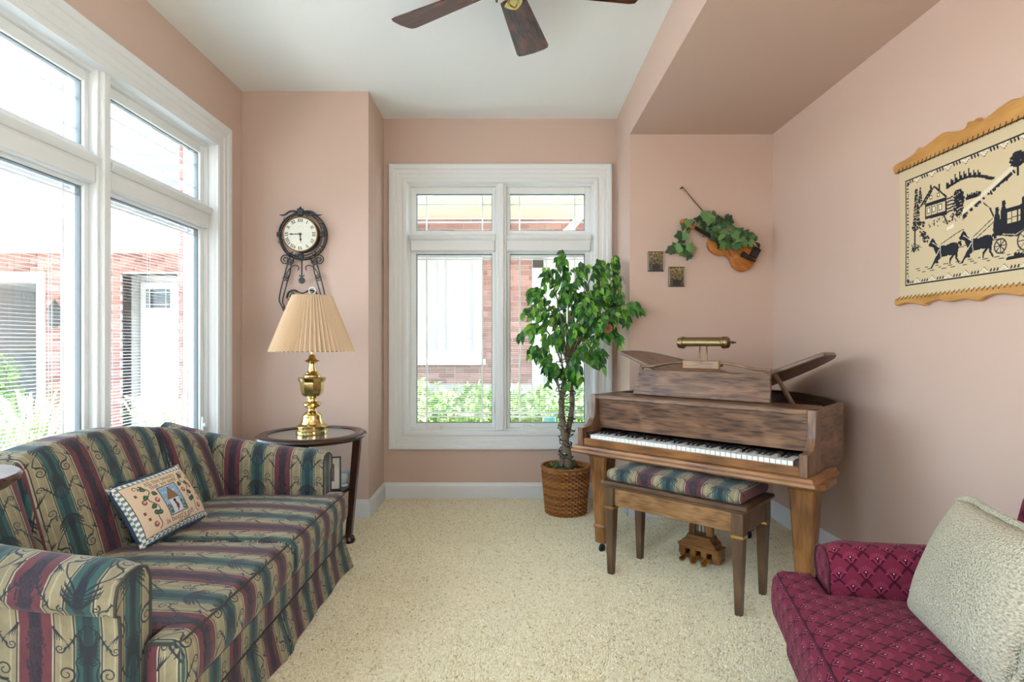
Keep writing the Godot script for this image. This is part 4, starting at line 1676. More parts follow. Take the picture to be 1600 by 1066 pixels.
	m.bb(Vector3(-0.02, 0.90, -1.19), Vector3(0.02, 0.932, -0.34), 0.003)
	part("spine", m, M.piano_h, t)
	# music desk: board with a rail over two long slots
	var lean := Transform3D(Basis(Vector3.RIGHT, -0.30), Vector3(-0.02, 0.925, -0.244))
	m = MB.new()
	m.slab(pv([-0.385, 0, 0.385, 0, 0.372, 0.150, -0.372, 0.150]), -0.008, 0.008, 0.003, lean)
	m.slab(pv([-0.385, 0.0, 0.385, 0.0, 0.383, 0.022, -0.383, 0.022]), 0.004, 0.014, 0.003, lean)
	m.slab(pv([-0.372, 0.148, -0.352, 0.148, -0.352, 0.178, -0.372, 0.178]), -0.008, 0.008, 0.002, lean)
	m.slab(pv([0.352, 0.148, 0.372, 0.148, 0.372, 0.178, 0.352, 0.178]), -0.008, 0.008, 0.002, lean)
	var rail := PackedVector2Array()
	var crv := spline([Vector2(-0.372, 0.166), Vector2(-0.29, 0.168), Vector2(-0.2, 0.186), Vector2(-0.1, 0.196), Vector2(0.1, 0.196), Vector2(0.2, 0.186), Vector2(0.29, 0.168), Vector2(0.372, 0.166)], 5)
	for p in crv: rail.append(p)
	for k in range(crv.size() - 1, -1, -1): rail.append(crv[k] + Vector2(0, 0.013))
	m.slab(rail, -0.008, 0.008, 0.002, lean)
	part("music_desk", m, M.piano_h, t)
	# legs with casters
	for p in [[-0.545, -0.13], [0.555, -0.13], [0.0, -0.95]]:
		m = MB.new()
		var lr := []
		for q in [[0.105, 0.612], [0.105, 0.585], [0.062, 0.565], [0.058, 0.545], [0.056, 0.52], [0.036, 0.165], [0.042, 0.155], [0.042, 0.145], [0.037, 0.138], [0.035, 0.062], [0.030, 0.055]]:
			var h: float = q[0]
			var c := h * 0.18
			lr.append(PackedVector3Array([Vector3(-h + c, q[1], -h), Vector3(h - c, q[1], -h), Vector3(h, q[1], -h + c), Vector3(h, q[1], h - c), Vector3(h - c, q[1], h), Vector3(-h + c, q[1], h), Vector3(-h, q[1], h - c), Vector3(-h, q[1], -h + c)]))
		m.loft(lr, true, true, 22.0)
		var lg := part("leg", m, M.oak_v, t)
		lg.position = Vector3(p[0], 0.0, p[1])
		m = MB.new()
		m.tube([Vector3(0, 0.06, 0), Vector3(0, 0.035, 0.004)], 0.012, 8)
		m.lathe([Vector2(0.012, -0.011), Vector2(0.022, -0.008), Vector2(0.022, 0.008), Vector2(0.012, 0.011)], 16, Transform3D(Basis(Vector3(0, 0, 1), PI / 2), Vector3(0, 0.022, 0.008)))
		part("caster", m, M.black, lg)
	# pedal lyre
	var L := Vector3(-0.045, 0, -0.36)
	for s in [-1.0, 1.0]:
		m = MB.new()
		m.slab(pv([-0.018, 0.0, 0.018, 0.0, 0.024, 0.46, -0.024, 0.46]), -0.014, 0.014, 0.003, Transform3D(Basis(Vector3(0, 0, 1), s * 0.05), L + Vector3(s * 0.052, 0.155, 0)))
		part("lyre_post", m, M.oak_v, t)
	m = MB.new()
	m.box(L + Vector3(0, 0.6, 0), Vector3(0.2, 0.03, 0.06), 0.004)
	part("lyre_head", m, M.oak_h, t)
	for x in [-0.02, 0.0, 0.02]:
		m = MB.new()
		m.tube([L + Vector3(x, 0.13, 0), L + Vector3(x, 0.6, 0)], 0.0028, 6)
		part("pedal_rod", m, M.iron, t)
	m = MB.new()
	m.slab(pv([-0.115, 0.045, -0.115, 0.098, -0.098, 0.105, -0.095, 0.125, -0.075, 0.140, -0.065, 0.16, 0.065, 0.16, 0.075, 0.140, 0.095, 0.125, 0.098, 0.105, 0.115, 0.098, 0.115, 0.045, 0.077, 0.045, 0.077, 0.075, 0.048, 0.075, 0.048, 0.045, 0.0145, 0.045, 0.0145, 0.075, -0.0145, 0.075, -0.0145, 0.045, -0.048, 0.045, -0.048, 0.075, -0.077, 0.075, -0.077, 0.045]), -0.045, 0.045, 0.004, Transform3D(Basis(), L))
	m.bb(L + Vector3(-0.12, 0.092, -0.05), L + Vector3(0.12, 0.104, 0.05), 0.003)
	m.bb(L + Vector3(-0.115, 0.022, -0.045), L + Vector3(0.115, 0.045, 0.03), 0.003)
	part("lyre_box", m, M.oak_h, t)
	for x in [-0.0625, 0.0, 0.0625]:
		m = MB.new()
		m.slab(bent(spline([Vector2(-0.009, -0.02), Vector2(0.009, -0.02), Vector2(0.012, 0.06), Vector2(0.017, 0.095), Vector2(0.0, 0.11), Vector2(-0.017, 0.095), Vector2(-0.012, 0.06)], 3, true)), -0.006, 0.006, 0.002, Transform3D(Basis(Vector3.RIGHT, Vector3(0, -0.25, 0.97), Vector3(0, 0.97, 0.25)), L + Vector3(x, 0.058, 0.02)))
		part("pedal", m, M.brass, t)
	piano_bench(t.transform)
	piano_lamp(t.transform)

func piano_bench(px: Transform3D) -> void:
	var t := thing("piano_bench", "wooden piano bench with striped cushion in front of the keyboard", "bench", px * Vector3(0.015, 0, -0.025), -0.756)
	var m := MB.new()
	m.bb(Vector3(-0.385, 0.475, -0.18), Vector3(0.385, 0.497, 0.18), 0.007)
	m.bb(Vector3(-0.372, 0.463, -0.17), Vector3(0.372, 0.477, 0.17), 0.004)
	part("top", m, M.bench_h, t)
	for s in [-1.0, 1.0]:
		m = MB.new()
		m.bb(Vector3(-0.31, 0.372, s * 0.15 - 0.009), Vector3(0.31, 0.465, s * 0.15 + 0.009), 0.002)
		part("apron", m, M.bench_apron, t)
		m = MB.new()
		m.bb(Vector3(s * 0.352 - 0.009, 0.372, -0.13), Vector3(s * 0.352 + 0.009, 0.465, 0.13), 0.002)
		part("apron", m, M.bench_v, t)
	for sx in [-1.0, 1.0]:
		for sz in [-1.0, 1.0]:
			m = MB.new()
			var rings := []
			for q in [[0.027, 0.464], [0.027, 0.362], [0.0245, 0.352], [0.0145, 0.012], [0.013, 0.004]]:
				var h: float = q[0]
				rings.append(PackedVector3Array([Vector3(-h, q[1], -h), Vector3(h, q[1], -h), Vector3(h, q[1], h), Vector3(-h, q[1], h)]))
			m.loft(rings, true, true, 20.0)
			var lg := part("leg", m, M.bench_v, t)
			lg.position = Vector3(sx * 0.337, 0, sz * 0.147)
			m = MB.new()
			m.bb(Vector3(-0.0282, 0.352, -0.0282), Vector3(0.0282, 0.366, 0.0282), 0.001)
			part("band", m, M.brass, lg, "narrow brass band")
			m = MB.new()
			m.lathe([Vector2(0.015, 0.0), Vector2(0.015, 0.008)], 12)
			part("glide", m, M.iron, lg)
	var c := thing("bench_cushion", "striped brocade cushion lying on the piano bench", "cushion", px * Vector3(0.01, 0.497, -0.035), -0.756)
	m = MB.new()
	m.soft(Vector3(-0.365, 0.0, -0.172), Vector3(0.365, 0.062, 0.172), 0.028, func(p: Vector3, _n: Vector3) -> Vector2: return Vector2(p.x / 0.26, (p.z - p.y) / 0.36), func(p: Vector3, q: Vector3) -> Vector3:
		if q.y > 0.0:
			p.y += 0.022 * (1.0 - q.x * q.x) * (1.0 - q.z * q.z) + 0.005 * sin(p.x * 19.0) * (1.0 - q.z * q.z)
		p.x *= 1.0 - 0.02 * (1.0 - q.z * q.z)
		return p, 10)
	part("cushion_body", m, M.sofa, c)

func piano_lamp(px: Transform3D) -> void:
	var t := thing("piano_lamp", "brass cylinder piano lamp standing on the music desk", "lamp", px * Vector3(-0.02, 1.085, -0.315), -0.756)
	var m := MB.new()
	m.bb(Vector3(-0.105, 0.0, 0.004), Vector3(0.105, 0.046, 0.026), 0.004)
	part("weighted_base", m, M.bench_apron, t, "grained block hooked over the desk")
	m = MB.new()
	m.bb(Vector3(-0.1, 0.012, -0.045), Vector3(0.1, 0.034, 0.006), 0.004)
	part("counterweight", m, M.old_brass, t)
	for x in [-0.02, 0.022]:
		m = MB.new()
		m.tube(spline([Vector3(x, 0.03, -0.005), Vector3(x, 0.09, -0.008), Vector3(x * 0.9 + 0.005, 0.125, 0.0)], 5), 0.0042, 8)
		part("stem", m, M.old_brass, t)
	var ax := Transform3D(Basis(Vector3(0, 0, 1), -PI / 2), Vector3(0.01, 0.144, 0.012))
	# half-open tube shade
	m = MB.new()
	var rings := []
	for k in 2:
		var ring := PackedVector3Array()
		for j in 25:
			var a := lerpf(-0.75 * PI, 0.75 * PI, j / 24.0)
			ring.append(ax * Vector3(-0.029 * cos(a), -0.118 + k * 0.236, 0.029 * sin(a)))
		for j in range(24, -1, -1):
			var a := lerpf(-0.75 * PI, 0.75 * PI, j / 24.0)
			ring.append(ax * Vector3(-0.0275 * cos(a), -0.118 + k * 0.236, 0.0275 * sin(a)))
		rings.append(ring)
	m.loft(rings, true, true, 30.0)
	part("shade", m, M.old_brass, t)
	for s in [-1.0, 1.0]:
		m = MB.new()
		m.lathe([Vector2(0.0305, 0.108), Vector2(0.0335, 0.112), Vector2(0.0335, 0.120), Vector2(0.030, 0.124), Vector2(0.0315, 0.130), Vector2(0.029, 0.140), Vector2(0.018, 0.147), Vector2(0.0, 0.149)], 24, ax * Transform3D(Basis.from_scale(Vector3(1, s, 1)), Vector3.ZERO))
		part("end_cap", m, M.old_brass, t)
	m = MB.new()
	m.lathe([Vector2(0.004, 0.147), Vector2(0.004, 0.158), Vector2(0.008, 0.160), Vector2(0.008, 0.166), Vector2(0.004, 0.168), Vector2(0.004, 0.180), Vector2(0.0, 0.181)], 10, ax)
	part("switch", m, M.black, t)

# ------------------------------------------------------------------ end table, lamp, picture, stand
func tables() -> void:
	var c := Vector3(-1.207, 0, -3.5)
	var t := thing("end_table", "round dark wood end table with inset glass top under the brass lamp", "table", c)
	var m := MB.new()
	m.lathe([Vector2(0.262, 0.652), Vector2(0.300, 0.640), Vector2(0.318, 0.650), Vector2(0.326, 0.660), Vector2(0.322, 0.670), Vector2(0.308, 0.677), Vector2(0.285, 0.673), Vector2(0.270, 0.677), Vector2(0.262, 0.676), Vector2(0.258, 0.668), Vector2(0.250, 0.662), Vector2(0.250, 0.654), Vector2(0.262, 0.652)], 64, Transform3D(), 30.0)
	part("table_ring", m, M.dark_h, t)
	m = MB.new()
	m.lathe([Vector2(0.0, 0.664), Vector2(0.256, 0.664), Vector2(0.256, 0.670), Vector2(0.0, 0.670)], 64)
	var gm := mat(Color(0.75, 0.85, 0.82, 0.12), 0.0)
	gm.transparency = BaseMaterial3D.TRANSPARENCY_ALPHA
	part("glass_top", m, gm, t, "clear glass disc")
	m = MB.new()
	m.lathe([Vector2(0.0, 0.318), Vector2(0.222, 0.318), Vector2(0.232, 0.325), Vector2(0.232, 0.333), Vector2(0.226, 0.339), Vector2(0.0, 0.339)], 48)
	part("shelf", m, M.dark_h, t)
	for k in 3:
		var a := k * TAU / 3.0
		m = MB.new()
		m.slab(pv([0.205, 0.02, 0.24, 0.02, 0.30, 0.643, 0.255, 0.655]), -0.026, 0.026, 0.004, Transform3D(Basis(Vector3.UP, a), Vector3.ZERO))
		part("leg", m, M.dark_v, t)
		m = MB.new()
		m.lathe([Vector2(0.0, 0.0), Vector2(0.036, 0.0), Vector2(0.042, 0.018), Vector2(0.034, 0.04), Vector2(0.0, 0.044)], 20, Transform3D(Basis(Vector3.UP, a), Vector3.ZERO) * Transform3D(Basis(), Vector3(0.222, 0, 0)))
		part("foot", m, M.dark_h, t)
	table_lamp(c + Vector3(-0.005, 0.670, -0.01))
	picture_frame()
	# dish behind the picture
	var d := thing("glass_cup", "small pale glass cup behind the framed picture on the table shelf", "cup", Vector3(-1.03, 0.339, -3.545))
	m = MB.new()
	m.lathe([Vector2(0.0, 0.0), Vector2(0.028, 0.0), Vector2(0.03, 0.006), Vector2(0.022, 0.014), Vector2(0.036, 0.03), Vector2(0.044, 0.06), Vector2(0.046, 0.085), Vector2(0.0435, 0.085), Vector2(0.041, 0.06), Vector2(0.033, 0.033), Vector2(0.0, 0.02)], 28)
	part("bowl", m, mat(rgb(206, 212, 212), 0.15), d)
	m = MB.new()
	m.tube(spline([Vector3(0.043, 0.07, 0), Vector3(0.066, 0.066, 0), Vector3(0.066, 0.036, 0), Vector3(0.038, 0.034, 0)], 5), 0.004, 7)
	part("handle", m, mat(rgb(206, 212, 212), 0.15), d)
	# tall stand at the left edge
	var p := thing("plant_stand", "round dark wood stand at the left edge, in front of the loveseat arm", "stand", Vector3(-1.165, 0, -1.12))
	m = MB.new()
	m.lathe([Vector2(0.0, 0.918), Vector2(0.12, 0.918), Vector2(0.14, 0.924), Vector2(0.158, 0.938), Vector2(0.160, 0.946), Vector2(0.155, 0.952), Vector2(0.0, 0.952)], 56, Transform3D(), 28.0)
	part("stand_top", m, M.dark_h, p)
	m = MB.new()
	m.lathe([Vector2(0.035, 0.08), Vector2(0.045, 0.14), Vector2(0.025, 0.2), Vector2(0.022, 0.55), Vector2(0.034, 0.62), Vector2(0.022, 0.7), Vector2(0.02, 0.84), Vector2(0.05, 0.918)], 24)
	part("pedestal", m, M.dark_v, p)
	for k in 3:
		m = MB.new()
		m.tube(spline([Vector3(0.0, 0.13, 0), Vector3(0.08, 0.11, 0), Vector3(0.13, 0.04, 0), Vector3(0.155, 0.014, 0)], 6), 0.014, 8)
		var f := part("foot", m, M.dark_h, p)
		f.rotation.y = k * TAU / 3.0 + 0.4

func table_lamp(at: Vector3) -> void:
	var t := thing("table_lamp", "brass urn table lamp with pleated tan shade on the end table", "lamp", at)
	var m := MB.new()
	m.lathe([Vector2(0.0, 0.0), Vector2(0.093, 0.0), Vector2(0.095, 0.004), Vector2(0.095, 0.022), Vector2(0.090, 0.026), Vector2(0.092, 0.030), Vector2(0.092, 0.048), Vector2(0.087, 0.054), Vector2(0.070, 0.062), Vector2(0.061, 0.078), Vector2(0.057, 0.098), Vector2(0.058, 0.108), Vector2(0.056, 0.116), Vector2(0.046, 0.126), Vector2(0.034, 0.134), Vector2(0.026, 0.144), Vector2(0.024, 0.154), Vector2(0.030, 0.160), Vector2(0.026, 0.163)], 48, Transform3D(), 32.0)
	part("foot", m, M.brass, t)
	m = MB.new()
	m.lathe([Vector2(0.024, 0.162), Vector2(0.044, 0.166), Vector2(0.054, 0.176), Vector2(0.054, 0.186), Vector2(0.044, 0.195), Vector2(0.028, 0.199), Vector2(0.025, 0.207), Vector2(0.026, 0.216), Vector2(0.036, 0.221), Vector2(0.034, 0.226)], 40, Transform3D(), 32.0)
	part("knop", m, M.brass, t)
	# eight-sided urn
	m = MB.new()
	m.lathe([Vector2(0.030, 0.225), Vector2(0.050, 0.232), Vector2(0.064, 0.252), Vector2(0.069, 0.278), Vector2(0.069, 0.318)], 8, Transform3D(Basis(Vector3.UP, PI / 8), Vector3.ZERO), 20.0)
	part("urn", m, M.brass, t)
	m = MB.new()
	m.lathe([Vector2(0.060, 0.316), Vector2(0.076, 0.320), Vector2(0.082, 0.336), Vector2(0.084, 0.342), Vector2(0.080, 0.346), Vector2(0.052, 0.350), Vector2(0.050, 0.358), Vector2(0.042, 0.364), Vector2(0.038, 0.374), Vector2(0.024, 0.384), Vector2(0.018, 0.420), Vector2(0.020, 0.432), Vector2(0.032, 0.438), Vector2(0.045, 0.446), Vector2(0.040, 0.450), Vector2(0.026, 0.456), Vector2(0.020, 0.468), Vector2(0.018, 0.482), Vector2(0.008, 0.488), Vector2(0.008, 0.56)], 40, Transform3D(), 32.0)
	part("neck", m, M.brass, t)
	m = MB.new()
	m.lathe([Vector2(0.02, 0.55), Vector2(0.032, 0.60), Vector2(0.034, 0.63), Vector2(0.022, 0.67), Vector2(0.0, 0.68)], 20)
	part("light_bulb", m, mat(rgb(240, 238, 230), 0.3), t)
	# pleated shade: a zigzag wall, thin, from top to bottom
	m = MB.new()
	var NP := 54
	var rings := []
	for k in 9:
		var f := k / 8.0
		var ring := PackedVector3Array()
		for j in NP * 2:
			var a := PI * j / NP
			var big := 0.114 + (0.243 - 0.114) * pow(f, 0.97)
			var dep := lerpf(0.005, 0.0125, f) * (1.0 if j % 2 == 0 else -1.0)
			var sag := 0.004 * sin(a * 9.0) * f
			ring.append(Vector3((big + dep) * cos(a + sag), 0.850 - 0.345 * f, (big + dep) * sin(a + sag)))
		rings.append(ring)
	m.loft(rings, true, false, 12.0)
	part("lamp_shade", m, M.shade, t)
	m = MB.new()
	for q in [[0.112, 0.849], [0.241, 0.507]]:
		var c := []
		for k in 60:
			c.append(Vector3(q[0] * cos(TAU * k / 60), q[1], q[0] * sin(TAU * k / 60)))
		m.tube(c, 0.002, 6, true)
	for k in 3:
		var a := TAU * k / 3.0
		m.tube([Vector3(0, 0.835, 0), Vector3(0.112 * cos(a), 0.849, 0.112 * sin(a))], 0.0016, 5)
	m.tube(spline([Vector3(0.01, 0.56, 0), Vector3(0.06, 0.6, 0), Vector3(0.06, 0.75, 0), Vector3(0.0, 0.835, 0)], 6), 0.002, 5)
	m.tube(spline([Vector3(-0.01, 0.56, 0), Vector3(-0.06, 0.6, 0), Vector3(-0.06, 0.75, 0), Vector3(0.0, 0.835, 0)], 6), 0.002, 5)
	part("harp", m, M.old_brass, t)
	m = MB.new()
	var rp := []
	for k in 28:
		rp.append(Vector3(0.020 * cos(TAU * k / 28), 0.880 + 0.022 * sin(TAU * k / 28), 0))
	m.tube(rp, 0.0028, 7, true)
	m.tube([Vector3(0, 0.83, 0), Vector3(0, 0.86, 0)], 0.004, 7)
	part("ring_finial", m, M.white, t, "small white ring finial")

func picture_frame() -> void:
	var t := thing("framed_photograph", "black framed sleigh photograph with pale mat on the table shelf", "picture")
	t.transform = Transform3D(Basis(Vector3.UP, 0.30) * Basis(Vector3.RIGHT, -0.22), Vector3(-1.095, 0.339, -3.42))
	var m := MB.new()
	ring_box(m, Rect2(-0.085, 0.0, 0.17, 0.2), Rect2(-0.076, 0.009, 0.152, 0.182), -0.006, 0.008, 0.001)
	part("frame", m, M.black, t)
	m = MB.new()
	m.bb(Vector3(-0.078, 0.007, -0.004), Vector3(0.078, 0.193, 0.0))
	part("mat_board", m, mat(rgb(214, 206, 190), 0.9), t)
	m = MB.new()
	m.box(Vector3(0, 0.104, 0.0008), Vector3(0.092, 0.104, 0.0016))
	part("photograph", m, noise_mat(501, [rgb(40, 32, 28), rgb(84, 60, 46), rgb(120, 84, 60), rgb(190, 180, 168)], 7.0, 0.4, 0.0), t)
	m = MB.new()
	m.slab(pv([-0.02, 0.0, 0.02, 0.0, 0.015, 0.15, -0.015, 0.15]), -0.002, 0.002, 0.0, Transform3D(Basis(Vector3.RIGHT, 0.5), Vector3(0, 0.012, -0.072)))
	part("strut", m, M.black, t)

# ------------------------------------------------------------------ clock, violin, plaques, woven hanging
func spiral3(c: Vector3, r0: float, r1: float, a0: float, turns: float, mir := 1.0) -> Array:
	var out := []
	for k in 29:
		var f := k / 28.0
		var a := a0 + turns * TAU * f
		var r := lerpf(r0, r1, f)
		out.append(c + Vector3(cos(a) * r * mir, sin(a) * r, 0))
	return out

func circle3(c: Vector3, r: float, n := 48) -> Array:
	var out := []
	for k in n:
		out.append(c + Vector3(cos(TAU * k / n) * r, sin(TAU * k / n) * r, 0))
	return out

func wall_things() -> void:
	clock()
	violin()
	ivy()
	plaque(Vector3(1.034, 1.802, ZN), 21, "small film-edged picture plaque left of and above the other", 0.0)
	plaque(Vector3(1.180, 1.694, ZN), 22, "small film-edged picture plaque just below the ivy", 0.0)
	hanging()

func clock() -> void:
	var t := thing("wall_clock", "black wrought-iron scroll wall clock with Roman numerals", "clock", Vector3(-1.445, 1.982, ZN))
	var m := MB.new()
	m.tube(circle3(Vector3(0, 0, 0.012), 0.168), 0.005, 8, true)
	m.tube(circle3(Vector3(0, 0, 0.012), 0.155), 0.003, 6, true)
	m.tube(circle3(Vector3(0, 0, 0.064), 0.150), 0.004, 8, true)
	for k in 12:
		var a := TAU * k / 12.0
		m.tube([Vector3(cos(a) * 0.168, sin(a) * 0.168, 0.012), Vector3(cos(a) * 0.15, sin(a) * 0.15, 0.064)], 0.003, 6)
		var d := Vector3(cos(a + 0.26), sin(a + 0.26), 0)
		if k % 2 == 0: m.tube(spiral3(d * 0.152 + Vector3(0, 0, 0.035), 0.022, 0.005, a, 1.3), 0.0022, 5)
	part("case_ring", m, M.iron, t)
	m = MB.new()
	m.lathe([Vector2(0.0, 0.0), Vector2(0.121, 0.0), Vector2(0.124, 0.058), Vector2(0.124, 0.064)], 56, Transform3D(Basis(Vector3.RIGHT, PI / 2), Vector3(0, 0, 0.004)))
	part("drum", m, M.iron, t)
	m = MB.new()
	m.lathe([Vector2(0.0, 0.066), Vector2(0.116, 0.066), Vector2(0.116, 0.071), Vector2(0.0, 0.0712)], 56, Transform3D(Basis(Vector3.RIGHT, PI / 2), Vector3.ZERO))
	part("dial", m, M.face, t, "cream dial")
	m = MB.new()
	m.tube(circle3(Vector3(0, 0, 0.070), 0.118, 56), 0.005, 8, true)
	part("bezel", m, mat(rgb(150, 112, 62), 0.4, 0.6), t, "thin bronze bezel")
	var font := SystemFont.new()
	font.font_names = PackedStringArray(["Droid Serif"])
	font.font_weight = 700
	var num := ["XII", "I", "II", "III", "IV", "V", "VI", "VII", "VIII", "IX", "X", "XI"]
	for k in 12:
		var tm := TextMesh.new()
		tm.text = num[k]
		tm.font = font
		tm.font_size = 32
		tm.pixel_size = 0.00084
		tm.depth = 0.0012
		tm.curve_step = 2.0
		var a := PI / 2 - TAU * k / 12.0
		mi("numeral", tm, M.black, t, Transform3D(Basis(Vector3(0, 0, 1), a - PI / 2), Vector3(cos(a) * 0.095, sin(a) * 0.095, 0.0722)))
	m = MB.new()
	m.slab(pv([0.012, -0.0035, 0.012, 0.0035, -0.05, 0.0022, -0.06, 0.006, -0.07, 0.0018, -0.098, 0.0, -0.07, -0.0018, -0.06, -0.006, -0.05, -0.0022]), 0.0735, 0.0747)
	part("minute_hand", m, M.black, t)
	m = MB.new()
	m.slab(pv([-0.0035, 0.01, 0.0035, 0.01, 0.003, -0.03, 0.008, -0.038, 0.002, -0.046, 0.0, -0.062, -0.002, -0.046, -0.008, -0.038, -0.003, -0.03]), 0.0748, 0.0758, 0.0, Transform3D(Basis(Vector3(0, 0, 1), 0.12), Vector3.ZERO))
	m.lathe([Vector2(0.0, 0.0735), Vector2(0.007, 0.0735), Vector2(0.006, 0.079), Vector2(0.0, 0.080)], 12, Transform3D(Basis(Vector3.RIGHT, PI / 2), Vector3.ZERO))
	part("hour_hand", m, M.black, t)
	# crest with two curved horns, and bosses left and right
	m = MB.new()
	m.soft(Vector3(-0.022, 0.126, 0.055), Vector3(0.022, 0.180, 0.080), 0.011, null, null, 2)
	m.tube([Vector3(0, 0.17, 0.065), Vector3(0, 0.192, 0.065)], [0.014, 0.004], 8)
	for s in [-1.0, 1.0]:
		m.tube(spline([Vector3(s * 0.015, 0.158, 0.062), Vector3(s * 0.07, 0.160, 0.062), Vector3(s * 0.115, 0.135, 0.06), Vector3(s * 0.150, 0.138, 0.06)], 6), [0.006, 0.006, 0.006, 0.007, 0.007, 0.007, 0.007, 0.007, 0.007, 0.007, 0.007, 0.006, 0.006, 0.006, 0.005, 0.004, 0.003, 0.002, 0.001], 7)
		m.soft(Vector3(s * 0.150 - 0.016, -0.018, 0.05), Vector3(s * 0.150 + 0.016, 0.018, 0.072), 0.010, null, null, 2)
	part("crest", m, M.iron, t)
	# bracket scrolls, splayed legs and curled feet
	m = MB.new()
	for s in [-1.0, 1.0]:
		m.tube(spiral3(Vector3(s * 0.118, -0.172, 0.03), 0.038, 0.008, 0.4, 1.7, -s), 0.0042, 7)
		m.tube(spiral3(Vector3(s * 0.088, -0.182, 0.03), 0.026, 0.006, 2.6, 1.5, s), 0.004, 7)
		m.tube(spline([Vector3(s * 0.055, -0.155, 0.03), Vector3(s * 0.078, -0.20, 0.03), Vector3(s * 0.085, -0.26, 0.03), Vector3(s * 0.135, -0.44, 0.03), Vector3(s * 0.128, -0.49, 0.03), Vector3(s * 0.100, -0.538, 0.03)], 6), 0.0042, 7)
		m.tube(spline([Vector3(s * 0.085, -0.15, 0.03), Vector3(s * 0.108, -0.22, 0.03), Vector3(s * 0.158, -0.42, 0.03), Vector3(s * 0.152, -0.48, 0.03), Vector3(s * 0.108, -0.535, 0.03)], 6), 0.0042, 7)
		m.tube(spiral3(Vector3(s * 0.112, -0.29, 0.03), 0.018, 0.005, 0.5, 1.3, s), 0.003, 6)
		m.tube(spiral3(Vector3(s * 0.117, -0.30, 0.033), 0.02, 0.006, 3.6, 1.3, s), 0.003, 6)
		m.tube(spline([Vector3(s * 0.112, -0.27, 0.03), Vector3(s * 0.08, -0.225, 0.03), Vector3(s * 0.045, -0.21, 0.03), Vector3(s * 0.024, -0.225, 0.03), Vector3(s * 0.03, -0.245, 0.03)], 6), 0.0036, 6)
		m.tube(spline([Vector3(s * 0.108, -0.44, 0.03), Vector3(s * 0.095, -0.40, 0.03), Vector3(s * 0.06, -0.385, 0.03), Vector3(s * 0.03, -0.395, 0.03)], 6), 0.007, 7)
		m.tube(spiral3(Vector3(s * 0.072, -0.425, 0.03), 0.024, 0.006, 1.3, 1.4, s), 0.0036, 6)
		m.tube([Vector3(s * 0.104, -0.525, 0.03), Vector3(s * 0.098, -0.556, 0.03)], [0.009, 0.003], 8)
		m.tube(spiral3(Vector3(s * 0.14, -0.515, 0.0), 0.018, 0.005, 0.5, 1.2, s), 0.003, 6)
		m.tube([Vector3(s * 0.09, -0.15, 0.03), Vector3(s * 0.08, -0.11, 0.0)], 0.0035, 6)
	m.tube(spline([Vector3(-0.03, -0.395, 0.03), Vector3(0.0, -0.405, 0.03), Vector3(0.03, -0.395, 0.03)], 5), 0.005, 7)
	m.tube([Vector3(0.1, -0.45, 0.03), Vector3(0.1, -0.45, 0.0)], 0.003, 6)
	m.tube([Vector3(-0.1, -0.45, 0.03), Vector3(-0.1, -0.45, 0.0)], 0.003, 6)
	part("bracket", m, M.iron, t)
	m = MB.new()
	m.bb(Vector3(-0.018, -0.172, 0.04), Vector3(0.018, -0.128, 0.06), 0.006)
	m.tube([Vector3(0.004, -0.16, 0.05), Vector3(0.004, -0.30, 0.05)], 0.0055, 8)
	for s in [-1.0, 1.0]:
		m.tube(spline([Vector3(0.004, -0.285, 0.05), Vector3(0.004 + s * 0.012, -0.29, 0.05), Vector3(0.004 + s * 0.016, -0.278, 0.05)], 4), 0.0035, 6)
	m.lathe([Vector2(0.0, -0.006), Vector2(0.021, -0.005), Vector2(0.023, 0.0), Vector2(0.021, 0.005), Vector2(0.0, 0.006)], 20, Transform3D(Basis(Vector3.RIGHT, PI / 2), Vector3(0.004, -0.318, 0.05)))
	part("pendulum", m, M.iron, t)

